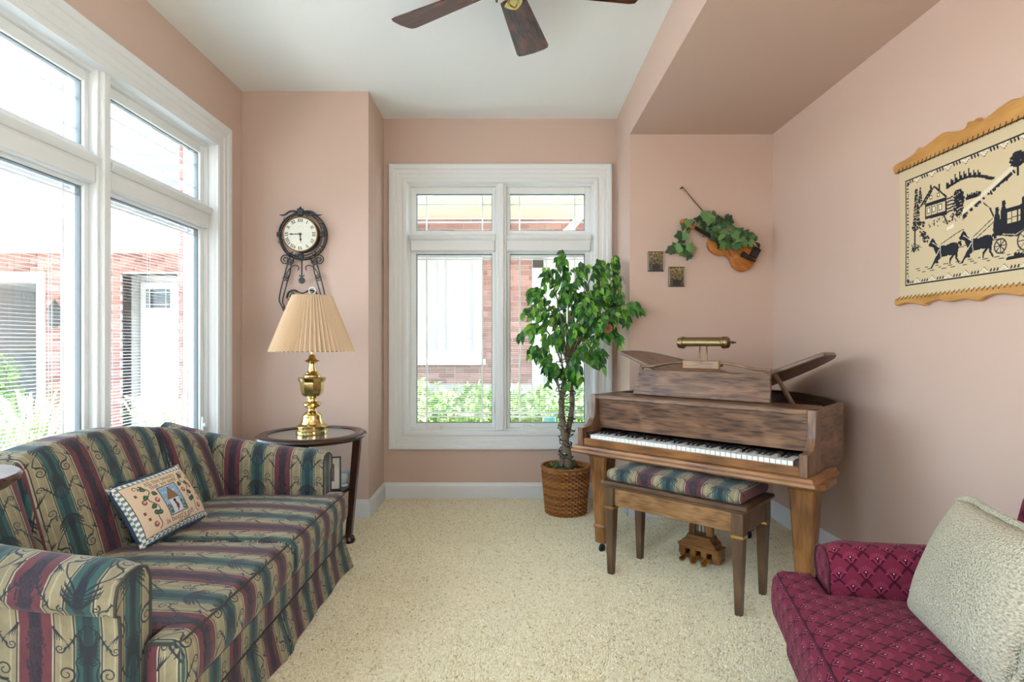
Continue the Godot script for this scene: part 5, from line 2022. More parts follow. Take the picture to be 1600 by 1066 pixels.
func violin() -> void:
	# local y runs from the tail button to the scroll, z away from the wall
	var ang := atan2(-(2.065 - 1.786), 1.721 - 1.218)
	var t := thing("violin", "amber violin hung slantwise on the wall under ivy", "violin")
	var axis := Vector3(1.218 - 1.721, 2.065 - 1.786, 0).normalized()
	t.transform = Transform3D(Basis(Vector3(0, 0, 1).cross(axis) * -1.0, axis, Vector3(0, 0, -1)).orthonormalized(), Vector3(1.721, 1.786, ZN + 0.012))
	# keep z pointing away from the wall
	t.transform = Transform3D(Basis(axis.cross(Vector3(0, 0, 1)), axis, Vector3(0, 0, 1)), Vector3(1.712, 1.792, ZN + 0.012))
	var hb := [Vector2(0.0, 0.0), Vector2(0.05, 0.004), Vector2(0.088, 0.03), Vector2(0.104, 0.075), Vector2(0.098, 0.115), Vector2(0.082, 0.138), Vector2(0.078, 0.144), Vector2(0.066, 0.150), Vector2(0.057, 0.175), Vector2(0.056, 0.195), Vector2(0.062, 0.215), Vector2(0.072, 0.226), Vector2(0.078, 0.236), Vector2(0.083, 0.27), Vector2(0.078, 0.31), Vector2(0.055, 0.342), Vector2(0.025, 0.353), Vector2(0.0, 0.355)]
	var right := spline(hb, 3)
	var loop := []
	for p in right: loop.append(p)
	for k in range(right.size() - 2, 0, -1): loop.append(Vector2(-right[k].x, right[k].y))
	var ctr := Vector2(0, 0.18)
	var ring_at := func(sc: float, z: float) -> PackedVector3Array:
		var r := PackedVector3Array()
		for p in loop:
			var q: Vector2 = Vector2(p.x * sc, ctr.y + (p.y - ctr.y) * (1.0 - (1.0 - sc) * 0.55))
			r.append(Vector3(q.x, q.y, z))
		return r
	var m := MB.new()
	m.loft([ring_at.call(0.5, -0.006), ring_at.call(0.97, 0.0), ring_at.call(1.0, 0.003), ring_at.call(0.97, 0.006), ring_at.call(0.965, 0.030), ring_at.call(1.0, 0.033), ring_at.call(0.98, 0.037), ring_at.call(0.8, 0.042), ring_at.call(0.55, 0.047), ring_at.call(0.25, 0.050)], true, true, 40.0)
	part("body", m, M.violin, t)
	for s in [-1.0, 1.0]:
		m = MB.new()
		m.tube(spline([Vector3(s * 0.030, 0.218, 0.0478), Vector3(s * 0.024, 0.208, 0.0478), Vector3(s * 0.034, 0.185, 0.0468), Vector3(s * 0.046, 0.158, 0.0445), Vector3(s * 0.038, 0.150, 0.0452)], 5), 0.0022, 5)
		part("sound_hole", m, M.black, t)
	m = MB.new()
	m.slab(pv([-0.021, 0.215, 0.021, 0.215, 0.013, 0.485, -0.013, 0.485]), 0.058, 0.066, 0.002)
	part("fingerboard", m, M.ebony, t)
	m = MB.new()
	m.slab(pv([-0.017, 0.35, 0.017, 0.35, 0.012, 0.49, -0.012, 0.49]), 0.035, 0.058, 0.005)
	part("neck", m, M.violin, t)
	m = MB.new()
	m.bb(Vector3(-0.012, 0.485, 0.036), Vector3(0.012, 0.565, 0.058), 0.004)
	m.lathe([Vector2(0.008, -0.014), Vector2(0.016, -0.012), Vector2(0.016, 0.012), Vector2(0.008, 0.014)], 20, Transform3D(Basis(Vector3(0, 0, 1), PI / 2), Vector3(0, 0.578, 0.046)))
	part("scroll", m, M.violin, t)
	m = MB.new()
	for q in [[1, 0.505], [-1, 0.52], [1, 0.535], [-1, 0.55]]:
		m.tube([Vector3(0, q[1], 0.048), Vector3(q[0] * 0.03, q[1], 0.048)], 0.003, 6)
		m.soft(Vector3(q[0] * 0.034 - 0.006, q[1] - 0.006, 0.045), Vector3(q[0] * 0.034 + 0.006, q[1] + 0.006, 0.051), 0.0028, null, null, 1)
	part("pegs", m, M.ebony, t)
	m = MB.new()
	m.slab(pv([-0.020, 0.0, 0.020, 0.0, 0.016, 0.024, 0.0, 0.027, -0.016, 0.024]), -0.0015, 0.0015, 0.0, Transform3D(Basis(Vector3.RIGHT, PI / 2), Vector3(0, 0.190, 0.046)))
	part("bridge", m, M.honey, t)
	m = MB.new()
	m.slab(pv([-0.008, 0.005, 0.008, 0.005, 0.021, 0.105, 0.018, 0.115, -0.018, 0.115, -0.021, 0.105]), 0.056, 0.063, 0.002)
	part("tailpiece", m, M.ebony, t)
	m = MB.new()
	m.soft(Vector3(0.02, 0.005, 0.045), Vector3(0.092, 0.062, 0.058), 0.006, null, null, 3)
	part("chin_rest", m, M.ebony, t)
	m = MB.new()
	for k in 4:
		var x := -0.0115 + k * 0.0077
		m.tube([Vector3(x, 0.112, 0.063), Vector3(x * 1.3, 0.190, 0.075), Vector3(x * 0.75, 0.487, 0.068)], 0.0006, 4)
	part("strings", m, M.iron, t)
	# bow behind the leaves
	var b := thing("violin_bow", "slim violin bow slanting up behind the ivy", "bow")
	var p0 := Vector3(1.204, 2.312, ZN + 0.03)
	var p1 := Vector3(1.56, 1.925, ZN + 0.03)
	var d := (p1 - p0).normalized()
	b.transform = Transform3D(Basis(d, d.cross(Vector3(0, 0, 1)) * -1.0, Vector3(0, 0, 1)), p0)
	m = MB.new()
	m.tube(spline([Vector3(0, 0.010, 0), Vector3(0.02, 0.013, 0), Vector3(0.2, 0.006, 0), Vector3(0.52, 0.010, 0)], 6), [0.003, 0.003, 0.003, 0.003, 0.003, 0.003, 0.003, 0.003, 0.003, 0.0032, 0.0034, 0.0036, 0.0038, 0.004, 0.004, 0.004, 0.004, 0.004, 0.004], 7)
	m.slab(pv([-0.004, 0.016, 0.012, 0.014, 0.008, 0.0, 0.0, -0.010, -0.004, -0.006]), -0.004, 0.004, 0.001)
	part("stick", m, M.bow, b)
	m = MB.new()
	m.bb(Vector3(0.004, -0.0055, -0.004), Vector3(0.50, -0.0045, 0.004))
	part("hair", m, mat(rgb(214, 196, 160), 0.7), b)
	m = MB.new()
	m.bb(Vector3(0.46, -0.012, -0.006), Vector3(0.5, 0.006, 0.006), 0.002)
	part("frog", m, M.ebony, b)

func lobed_leaf() -> ArrayMesh:
	var o := []
	var poly := PackedVector2Array()
	for p in spline([Vector2(0, 0), Vector2(0.30, -0.06), Vector2(0.52, 0.14), Vector2(0.42, 0.36), Vector2(0.56, 0.52), Vector2(0.26, 0.70), Vector2(0.0, 1.06), Vector2(-0.26, 0.70), Vector2(-0.56, 0.52), Vector2(-0.42, 0.36), Vector2(-0.52, 0.14), Vector2(-0.30, -0.06)], 2, true):
		poly.append(p)
	var P := PackedVector3Array()
	P.append(Vector3(0, 0.38, 0.04))
	for p in poly:
		P.append(Vector3(p.x, p.y, -0.30 * p.x * p.x + 0.10 * sin(p.y * 5.0) - 0.18 * p.y * p.y))
	var T := PackedInt32Array()
	for k in poly.size():
		T.append_array([0, 1 + k, 1 + (k + 1) % poly.size()])
	var m := MB.new()
	m.prim(P, T, PackedVector2Array(), 60.0, false)
	return m.mesh()

func ivy() -> void:
	var t := thing("ivy_garland", "artificial ivy garland draped over the violin and bow", "garland", Vector3(0, 0, ZN))
	var mesh := lobed_leaf()
	var m := MB.new()
	var runs := [[Vector3(1.36, 2.0, 0.05), Vector3(1.44, 2.01, 0.06), Vector3(1.52, 2.0, 0.08), Vector3(1.58, 1.965, 0.09), Vector3(1.64, 1.93, 0.08), Vector3(1.70, 1.93, 0.06)],
		[Vector3(1.205, 2.05, 0.05), Vector3(1.21, 2.0, 0.04), Vector3(1.20, 1.93, 0.03), Vector3(1.2, 1.885, 0.03), Vector3(1.15, 1.885, 0.03)],
		[Vector3(1.2, 1.885, 0.03), Vector3(1.24, 1.87, 0.04), Vector3(1.27, 1.83, 0.04)],
		[Vector3(1.34, 2.05, 0.06), Vector3(1.38, 2.10, 0.05), Vector3(1.44, 2.10, 0.05), Vector3(1.52, 2.06, 0.05)],
		[Vector3(1.42, 1.98, 0.08), Vector3(1.46, 1.93, 0.10), Vector3(1.54, 1.90, 0.11), Vector3(1.6, 1.90, 0.11)]]
	for r in runs:
		m.tube(spline(r, 6), 0.0025, 5)
	part("stem", m, mat(rgb(62, 58, 34), 0.7), t)
	var r2 := RandomNumberGenerator.new()
	r2.seed = 31
	var cols := [mat(rgb(74, 112, 58), 0.6), mat(rgb(52, 88, 46), 0.6), mat(rgb(98, 136, 76), 0.6), mat(rgb(40, 68, 40), 0.6)]
	for k in runs.size():
		var sp := spline(runs[k], 6)
		for q in range(0, sp.size(), 3 if k in [0, 3, 4] else 4):
			for j in (2 if k in [0, 4, 3] else 2):
				var s := r2.randf_range(0.048, 0.078)
				var b := Basis.from_euler(Vector3(r2.randf_range(-0.7, 0.25), r2.randf_range(-0.8, 0.8), r2.randf() * TAU)).scaled(Vector3.ONE * s)
				var p: Vector3 = sp[q] + Vector3(r2.randf_range(-0.02, 0.02), r2.randf_range(-0.015, 0.02), r2.randf_range(0.0, 0.03))
				var low := 0.0
				for q2 in [Vector3(0, 1.06, -0.2), Vector3(0.54, 0.4, 0.0), Vector3(-0.54, 0.4, 0.0), Vector3(0.3, -0.05, 0), Vector3(-0.3, -0.05, 0)]:
					low = minf(low, (b * q2).z)
				p.z = maxf(p.z, 0.008 - low)
				mi("leaf", mesh, cols[r2.randi() % 4], t, Transform3D(b, p))

func plaque(at: Vector3, sd: int, label: String, turn: float) -> void:
	var t := thing("picture_plaque", label, "plaque", at, 0.0, "film-edged plaques on the wall")
	var m := MB.new()
	m.box(Vector3(0, 0, 0.008), Vector3(0.112, 0.14, 0.014), 0.002)
	part("board", m, M.black, t)
	# picture: golden foliage above, dark figures below
	var im := Image.create(96, 120, false, Image.FORMAT_RGB8)
	var nz := noise(sd, 0.06, 3)
	for y in 120:
		for x in 96:
			var v := nz.get_noise_2d(x, y) * 0.5 + 0.5 + 0.25 * (0.5 - y / 120.0)
			im.set_pixel(x, y, ramp([rgb(26, 24, 20), rgb(58, 48, 30), rgb(128, 110, 62), rgb(206, 190, 132)], v))
	for q in [[32, 84, 11], [50, 78, 12], [68, 86, 10]]:
		fillpoly(im, pv([q[0] - q[2], 118, q[0] - q[2] * 0.8, q[1], q[0], q[1] - 8, q[0] + q[2] * 0.8, q[1], q[0] + q[2], 118]), rgb(26, 25, 26))
		disc(im, q[0], q[1] - 13, 5, rgb(120, 92, 74), false)
	m = MB.new()
	var P := PackedVector3Array([Vector3(-0.049, -0.064, 0.0155), Vector3(0.049, -0.064, 0.0155), Vector3(0.049, 0.064, 0.0155), Vector3(-0.049, 0.064, 0.0155)])
	m.prim(P, PackedInt32Array([0, 1, 2, 0, 2, 3]), PackedVector2Array([Vector2(0, 1), Vector2(1, 1), Vector2(1, 0), Vector2(0, 1), Vector2(1, 0), Vector2(0, 0)]), 0.0, false)
	part("picture", m, tex_mat(im, 0.35), t)
	for k in 14:
		m = MB.new()
		m.box(Vector3(-0.0525, -0.060 + k * 0.0092, 0.0155), Vector3(0.004, 0.005, 0.002))
		m.box(Vector3(0.0525, -0.060 + k * 0.0092, 0.0155), Vector3(0.004, 0.005, 0.002))
		part("film_hole", m, M.white, t)

# woven hanging on scalloped rods; s runs along the wall towards the viewer
func hanging() -> void:
	var t := thing("wall_hanging", "cross-stitched coach and horses hanging between scalloped wooden rods", "wall hanging", Vector3(XR - 0.006, 2.10, -2.73))
	var fl := Transform3D(Basis(Vector3(0, 0, 1), Vector3.UP, Vector3(-1, 0, 0)), Vector3.ZERO)   # (s, y) on the right wall
	var W := 1.36
	var top := [Vector2(0.018, -0.062), Vector2(0.012, -0.045), Vector2(0.024, -0.030), Vector2(0.10, -0.026), Vector2(0.15, -0.018), Vector2(0.178, 0.0), Vector2(0.19, -0.006), Vector2(0.215, -0.008), Vector2(0.28, 0.006), Vector2(0.33, 0.012), Vector2(0.40, -0.010), Vector2(0.440, -0.012), Vector2(0.455, 0.008), Vector2(0.480, 0.002), Vector2(0.502, 0.006), Vector2(0.514, -0.012), Vector2(0.54, -0.012), Vector2(0.60, 0.004), Vector2(0.65, 0.012), Vector2(0.69, 0.002)]
	var loop := PackedVector2Array()
	for p in spline(top, 3): loop.append(p)
	for k in range(top.size() * 3 - 4, -1, -1): loop.append(Vector2(W + 0.02 - loop[k].x, loop[k].y))
	loop.append(Vector2(W, -0.072))
	loop.append(Vector2(0.024, -0.072))
	var m := MB.new()
	m.slab(loop, 0.0, 0.022, 0.003, fl)
	part("top_rod", m, M.honey, t)
	var bot := [Vector2(0.030, -0.664), Vector2(0.022, -0.682), Vector2(0.034, -0.698), Vector2(0.10, -0.690), Vector2(0.17, -0.698), Vector2(0.215, -0.710), Vector2(0.23, -0.700), Vector2(0.30, -0.690), Vector2(0.36, -0.704), Vector2(0.44, -0.698), Vector2(0.50, -0.712), Vector2(0.53, -0.700), Vector2(0.60, -0.690), Vector2(0.69, -0.708)]
	loop = PackedVector2Array()
	for p in spline(bot, 3): loop.append(p)
	for k in range(bot.size() * 3 - 4, -1, -1): loop.append(Vector2(W + 0.02 - loop[k].x, loop[k].y))
	loop.append(Vector2(W, -0.660))
	m = MB.new()
	m.slab(loop, 0.0, 0.022, 0.003, fl)
	part("bottom_rod", m, M.honey, t)
	# cloth with a little slack
	m = MB.new()
	var P := PackedVector3Array()
	var T := PackedInt32Array()
	var U := PackedVector2Array()
	var uvs := []
	var NX := 40
	var NY := 16
	for j in NY + 1:
		for i in NX + 1:
			var s := lerpf(0.044, W - 0.024, float(i) / NX)
			var y := lerpf(-0.060, -0.668, float(j) / NY)
			var w := 0.012 + 0.004 * sin(s * 9.0) * sin(PI * j / NY)
			s += 0.010 * sin(PI * j / NY) * (1.0 if i < NX / 2 else -1.0) * absf(2.0 * i / NX - 1.0)
			P.append(fl * Vector3(s, y, w))
			uvs.append(Vector2(float(i) / NX, float(j) / NY))
	for j in NY:
		for i in NX:
			var k := j * (NX + 1) + i
			for x in [k, k + 1, k + NX + 2, k, k + NX + 2, k + NX + 1]:
				T.append(x)
				U.append(uvs[x])
	m.prim(P, T, U, 60.0, false)
	part("cloth", m, tex_mat(hanging_image(), 0.95), t)
	# lacing along both rods
	m = MB.new()
	for k in 52:
		var s := 0.05 + k * 0.025
		m.tube([fl * Vector3(s, -0.078, 0.020), fl * Vector3(s + 0.012, -0.060, 0.0245)], 0.0014, 4)
		m.tube([fl * Vector3(s, -0.672, 0.0235), fl * Vector3(s + 0.012, -0.656, 0.018)], 0.0014, 4)
	m.tube([fl * Vector3(0.04, -0.073, 0.022), fl * Vector3(W - 0.03, -0.073, 0.022)], 0.0018, 4)
	part("lacing", m, M.black, t, "dark whipped stitches along the rods")

# drawn in stitches of 3 mm: x = (s - 44) / 3, y = (d - 60) / 3 with s, d in millimetres
func hanging_image() -> Image:
	var W := 431
	var H := 203
	var cloth := rgb(214, 194, 156)
	var ink := rgb(30, 31, 40)
	var pale := rgb(236, 228, 204)
	var im := Image.create(W, H, false, Image.FORMAT_RGB8)
	im.fill(cloth)
	var q := func(a: Array) -> PackedVector2Array:
		var r := PackedVector2Array()
		for i in range(0, a.size(), 2):
			r.append(Vector2((a[i] - 44.0) / 3.0, (a[i + 1] - 60.0) / 3.0))
		return r
	var ln := func(a: float, b: float, c: float, d: float, w: int, col: Color) -> void:
		line(im, Vector2((a - 44.0) / 3.0, (b - 60.0) / 3.0), Vector2((c - 44.0) / 3.0, (d - 60.0) / 3.0), w, col)
	var r2 := RandomNumberGenerator.new()
	r2.seed = 17
	# border: line, teeth, small triangles, corner blocks
	for y in [126, 608]: ln.call(87, y, 1290, y, 2, ink)
	for x in [87, 1290]: ln.call(x, 126, x, 608, 2, ink)
	for k in 80:
		var s := 116 + k * 15
		if s > 1265: break
		for tp in 2:
			var y := 133.0 if tp == 0 else 601.0
			var dy := 1.0 if tp == 0 else -1.0
			if k % 6 == 3:
				for j in 3:
					ln.call(s - 15 + j * 6, y + dy * j * 6, s - 13 + j * 6, y + dy * j * 6, 2, pale)
					ln.call(s + 15 - j * 6, y + dy * j * 6, s + 13 - j * 6, y + dy * j * 6, 2, pale)
					ln.call(s - 15 + j * 6, y + dy * (j * 6 + 6), s - 14 + j * 6, y + dy * (j * 6 + 6), 1, ink)
					ln.call(s + 15 - j * 6, y + dy * (j * 6 + 6), s + 14 - j * 6, y + dy * (j * 6 + 6), 1, ink)
			elif k % 6 != 2 and k % 6 != 4:
				ln.call(s, y, s + 3, y + dy * 8, 2, ink)
	for k in 30:
		var d := 150 + k * 15
		if d > 590: break
		for x in [94.0, 1283.0]:
			if k % 5 == 3:
				ln.call(x + 4, d - 8, x + 12, d, 1, ink)
				ln.call(x + 4, d + 8, x + 12, d, 1, ink)
			else:
				ln.call(x, d, x + 6, d, 2, ink)
	for c in [[96, 136], [96, 585], [1268, 136], [1268, 585]]:
		fillpoly(im, q.call([c[0], c[1], c[0] + 15, c[1], c[0] + 15, c[1] + 15, c[0], c[1] + 15]), ink)
	# house
	fillpoly(im, q.call([209, 262, 330, 262, 332, 336, 209, 330]), ink)
	fillpoly(im, q.call([263, 197, 207, 259, 326, 257]), cloth)
	ln.call(263, 197, 204, 262, 2, ink)
	ln.call(263, 197, 330, 260, 2, ink)
	fillpoly(im, q.call([214, 275, 322, 275, 322, 318, 214, 318]), cloth)
	for w in [[222, 283], [252, 283], [286, 283]]:
		fillpoly(im, q.call([w[0], w[1], w[0] + 18, w[1], w[0] + 18, w[1] + 26, w[0], w[1] + 26]), ink)
		fillpoly(im, q.call([w[0] + 3, w[1] + 3, w[0] + 15, w[1] + 3, w[0] + 15, w[1] + 23, w[0] + 3, w[1] + 23]), pale)
	ln.call(245, 275, 245, 318, 1, ink)
	ln.call(278, 275, 278, 318, 1, ink)
	for w in [[236, 232], [278, 232]]:
		fillpoly(im, q.call([w[0], w[1], w[0] + 14, w[1], w[0] + 14, w[1] + 18, w[0], w[1] + 18]), ink)
		fillpoly(im, q.call([w[0] + 3, w[1] + 3, w[0] + 11, w[1] + 3, w[0] + 11, w[1] + 15, w[0] + 3, w[1] + 15]), pale)
	for k in 6:
		ln.call(238 - k * 13, 207 + k * 12, 258 - k * 11, 203 + k * 11, 1, ink)
		ln.call(248 - k * 12, 198 + k * 12, 236 - k * 12, 216 + k * 12, 2, ink)
	fillpoly(im, q.call([238, 185, 247, 185, 247, 206, 238, 206]), ink)
	fillpoly(im, q.call([288, 195, 297, 195, 297, 222, 288, 222]), ink)
	fillpoly(im, q.call([175, 270, 207, 262, 209, 312, 176, 303]), cloth)
	for k in 5: ln.call(333, 270 + k * 14, 362, 268 + k * 14, 2, ink)
	# trees: spruces left, bush beside the house
	var spruce := func(x: float, y0: float, y1: float, w: float) -> void:
		var y := y0
		while y < y1:
			var hw := w * (0.25 + 0.75 * (y - y0) / (y1 - y0)) * r2.randf_range(0.7, 1.0)
			ln.call(x - hw, y, x + hw, y, 1, ink)
			if r2.randf() < 0.6: ln.call(x - hw, y + 3, x - hw * 0.3, y + 3, 1, ink)
			if r2.randf() < 0.6: ln.call(x + hw * 0.3, y + 3, x + hw, y + 3, 1, ink)
			y += 5
	spruce.call(155, 180, 345, 26)
	spruce.call(180, 182, 250, 14)
	ln.call(146, 340, 144, 440, 3, ink)
	for k in 60: ln.call(r2.randf_range(118, 176), r2.randf_range(425, 462), r2.randf_range(118, 176), 440, 1, ink) if k % 9 == 0 else ln.call(r2.randf_range(122, 200), r2.randf_range(330, 450), r2.randf_range(122, 200), -50, 0, ink)
	for b in [[142, 355, 22, 14], [192, 385, 20, 22], [212, 415, 22, 16], [150, 448, 34, 12], [185, 350, 18, 16]]:
		for k in 26:
			var a := r2.randf() * TAU
			var rr := sqrt(r2.randf())
			var p := Vector2(b[0] + cos(a) * rr * b[2], b[1] + sin(a) * rr * b[3])
			ln.call(p.x, p.y, p.x + 4, p.y + 2, 2 if k % 2 else 1, ink)
	for k in 150:
		var a := r2.randf() * TAU
		var rr := sqrt(r2.randf())
		var p := Vector2(390 + cos(a) * rr * 27, 298 + sin(a) * rr * 54)
		ln.call(p.x, p.y, p.x + 5, p.y, 2, ink)
	for k in 40:
		var p := Vector2(r2.randf_range(225, 420), r2.randf_range(335, 372))
		ln.call(p.x, p.y, p.x + r2.randf_range(-6, 8), p.y + 6, 1, ink)
	ln.call(318, 340, 336, 376, 2, ink)
	ln.call(366, 340, 360, 366, 2, ink)
	fillpoly(im, q.call([330, 392, 366, 380, 368, 396, 334, 402]), pale)
	# hill with fir tops
	for k in 30:
		var x := 332.0 + k * 7.6
		var y := 222.0 - 26.0 * sin(k / 29.0 * PI) + k * 0.9
		ln.call(x, y, x + 8, y, 3, ink)
		if k % 3 == 0 and k < 24: ln.call(x, y, x, y - r2.randf_range(14, 36), 2, ink)
		if k % 3 == 1 and k < 24: ln.call(x, y, x, y - 12, 3, ink)
	for k in 16:
		var x := 432.0 + k * 4.5
		ln.call(x, 292.0 - 12.0 * absf(sin(k * 1.3)), x, 296, 2, ink)
	# stone fence climbing to the right, hedge under it
	for k in 42:
		var f := k / 41.0
		var p := Vector2(lerpf(415, 650, f), lerpf(352, 240, f))
		ln.call(p.x, p.y, p.x, p.y - 18, 1, pale)
		ln.call(p.x + 2, p.y - 9, p.x + 5, p.y - 10, 1, pale)
		if r2.randf() < 0.8: ln.call(p.x, p.y + 6, p.x + 6, p.y + r2.randf_range(8, 18), 2, ink)
	# leafy tree at the upper right and its like on the far side
	for tr in [[668, 208, 34, 26], [820, 230, 50, 60], [1120, 250, 70, 80]]:
		for k in 150:
			var a := r2.randf() * TAU
			var rr := sqrt(r2.randf())
			var p := Vector2(tr[0] + cos(a) * rr * tr[2], tr[1] + sin(a) * rr * tr[3])
			ln.call(p.x, p.y, p.x + 5, p.y + 2, 2, ink)
		ln.call(tr[0], tr[1] + tr[3], tr[0], tr[1] + tr[3] + 30, 3, ink)
	# two horses
	for h in [[0.0, 0.0], [165.0, 0.0]]:
		var dx: float = h[0]
		var dy: float = h[1]
		var pts := [251, 420, 262, 428, 272, 446, 290, 462, 330, 464, 360, 458, 384, 462, 394, 478, 392, 500, 378, 512, 340, 508, 300, 512, 280, 506, 270, 488, 258, 462, 246, 456, 234, 454, 230, 447, 240, 434]
		for i in range(0, pts.size(), 2):
			pts[i] += dx
			pts[i + 1] += dy
		fillpoly(im, q.call(pts), ink)
		for l in [[282, 500, 268, 520, 2], [268, 520, 282, 530, 2], [300, 506, 262, 530, 2], [262, 530, 246, 550, 1], [372, 505, 352, 526, 2], [352, 526, 350, 542, 1], [385, 500, 382, 524, 2], [382, 524, 396, 546, 1], [392, 466, 402, 462, 2], [402, 462, 404, 476, 2]]:
			ln.call(l[0] + dx, l[1], l[2] + dx, l[3], l[4] + 1, ink)
		ln.call(296 + dx, 462, 300 + dx, 510, 1, pale)
		ln.call(252 + dx, 440, 296 + dx, 470, 1, pale)
		ln.call(275 + dx, 498, 292 + dx, 476, 1, pale)
	ln.call(392, 486, 430, 482, 1, ink)
	ln.call(300, 455, 380, 425, 1, ink)
	ln.call(380, 425, 417, 414, 1, ink)
	ln.call(465, 455, 556, 400, 1, ink)
	ln.call(555, 484, 590, 486, 1, ink)
	ln.call(465, 470, 572, 410, 1, ink)
	ln.call(512, 330, 545, 360, 1, ink)
	ln.call(545, 360, 560, 392, 2, ink)
	# coach with driver, guard, windows and wheels
	fillpoly(im, q.call([556, 440, 620, 432, 700, 436, 790, 436, 800, 452, 788, 488, 720, 492, 640, 486, 600, 474, 566, 470]), ink)
	fillpoly(im, q.call([600, 384, 618, 378, 700, 376, 712, 440, 604, 440]), ink)
	for w in [[622, 394], [645, 393], [672, 392]]:
		fillpoly(im, q.call([w[0], w[1], w[0] + 19, w[1], w[0] + 19, w[1] + 22, w[0], w[1] + 22]), cloth)
		fillpoly(im, q.call([w[0], w[1] + 25, w[0] + 19, w[1] + 25, w[0] + 19, w[1] + 42, w[0], w[1] + 42]), cloth)
	ln.call(604, 470, 660, 482, 1, cloth)
	ln.call(660, 482, 700, 468, 1, cloth)
	for f in [[576, 372], [606, 354], [694, 360], [730, 366]]:
		fillpoly(im, q.call([f[0] - 8, f[1], f[0] - 6, f[1] - 10, f[0] + 6, f[1] - 10, f[0] + 10, f[1] + 2, f[0] + 8, f[1] + 14, f[0] + 15, f[1] + 30, f[0] + 14, 440, f[0] - 16, 440, f[0] - 13, f[1] + 28, f[0] - 7, f[1] + 12]), ink)
	for w in [[593, 512, 29], [706, 508, 40], [790, 512, 29]]:
		var c := Vector2((w[0] - 44.0) / 3.0, (w[1] - 60.0) / 3.0)
		disc(im, c.x, c.y, w[2] / 3.0, Color(ink, 1), false)
		disc(im, c.x, c.y, w[2] / 3.0 - 1.6, Color(cloth, 1), false)
		for k in 8:
			var a := TAU * k / 8.0
			line(im, c, c + Vector2(cos(a), sin(a)) * (w[2] / 3.0 - 1.0), 1, ink)
		disc(im, c.x, c.y, 1.6, Color(ink, 1), false)
	# road and tufts
	for k in 34:
		var x := 150.0 + k * 19.0 + r2.randf_range(-6, 6)
		ln.call(x, 548 + (k % 3) * 9 - 6, x + r2.randf_range(8, 24), 548 + (k % 3) * 9 - 7, 1, ink)
	for tr in [[664, 566, 44], [900, 560, 60], [1080, 566, 50]]:
		for k in 60:
			var x: float = tr[0] + r2.randf_range(-tr[2], tr[2])
			var hgt: float = 22.0 * (1.0 - absf(x - tr[0]) / tr[2])
			ln.call(x, tr[1], x + r2.randf_range(-4, 6), tr[1] - hgt * r2.randf(), 2, ink)
	# weave: each stitch becomes a 3 x 3 block with thread relief
	im.resize(W * 3, H * 3, Image.INTERPOLATE_NEAREST)
	for y in im.get_height():
		for x in im.get_width():
			var c := im.get_pixel(x, y)
			var k := 0.93 if (x % 3 == 2 or y % 3 == 2) else 1.0 + ((x / 3 * 7 + y / 3 * 13) % 5) * 0.012
			im.set_pixel(x, y, Color(c.r * k, c.g * k, c.b * k))
	return im

# ------------------------------------------------------------------ ficus in its basket, fan, carpet pile
func ficus_leaf(curl: float) -> ArrayMesh:
	var P := PackedVector3Array()
	var w := [0.0, 0.17, 0.26, 0.24, 0.12, 0.006]
	for k in 6:
		var y := [0.0, 0.14, 0.36, 0.62, 0.88, 1.18][k] as float
		var z := -curl * y * y
		P.append(Vector3(-w[k], y, z + 0.10 * w[k]))
		P.append(Vector3(0, y, z))
		P.append(Vector3(w[k], y, z + 0.10 * w[k]))
	var T := PackedInt32Array()
	for k in 5:
		for j in 2:
			var a := k * 3 + j
			T.append_array([a, a + 1, a + 4, a, a + 4, a + 3])
	var m := MB.new()
	m.prim(P, T, PackedVector2Array(), 50.0, false)
	return m.mesh()

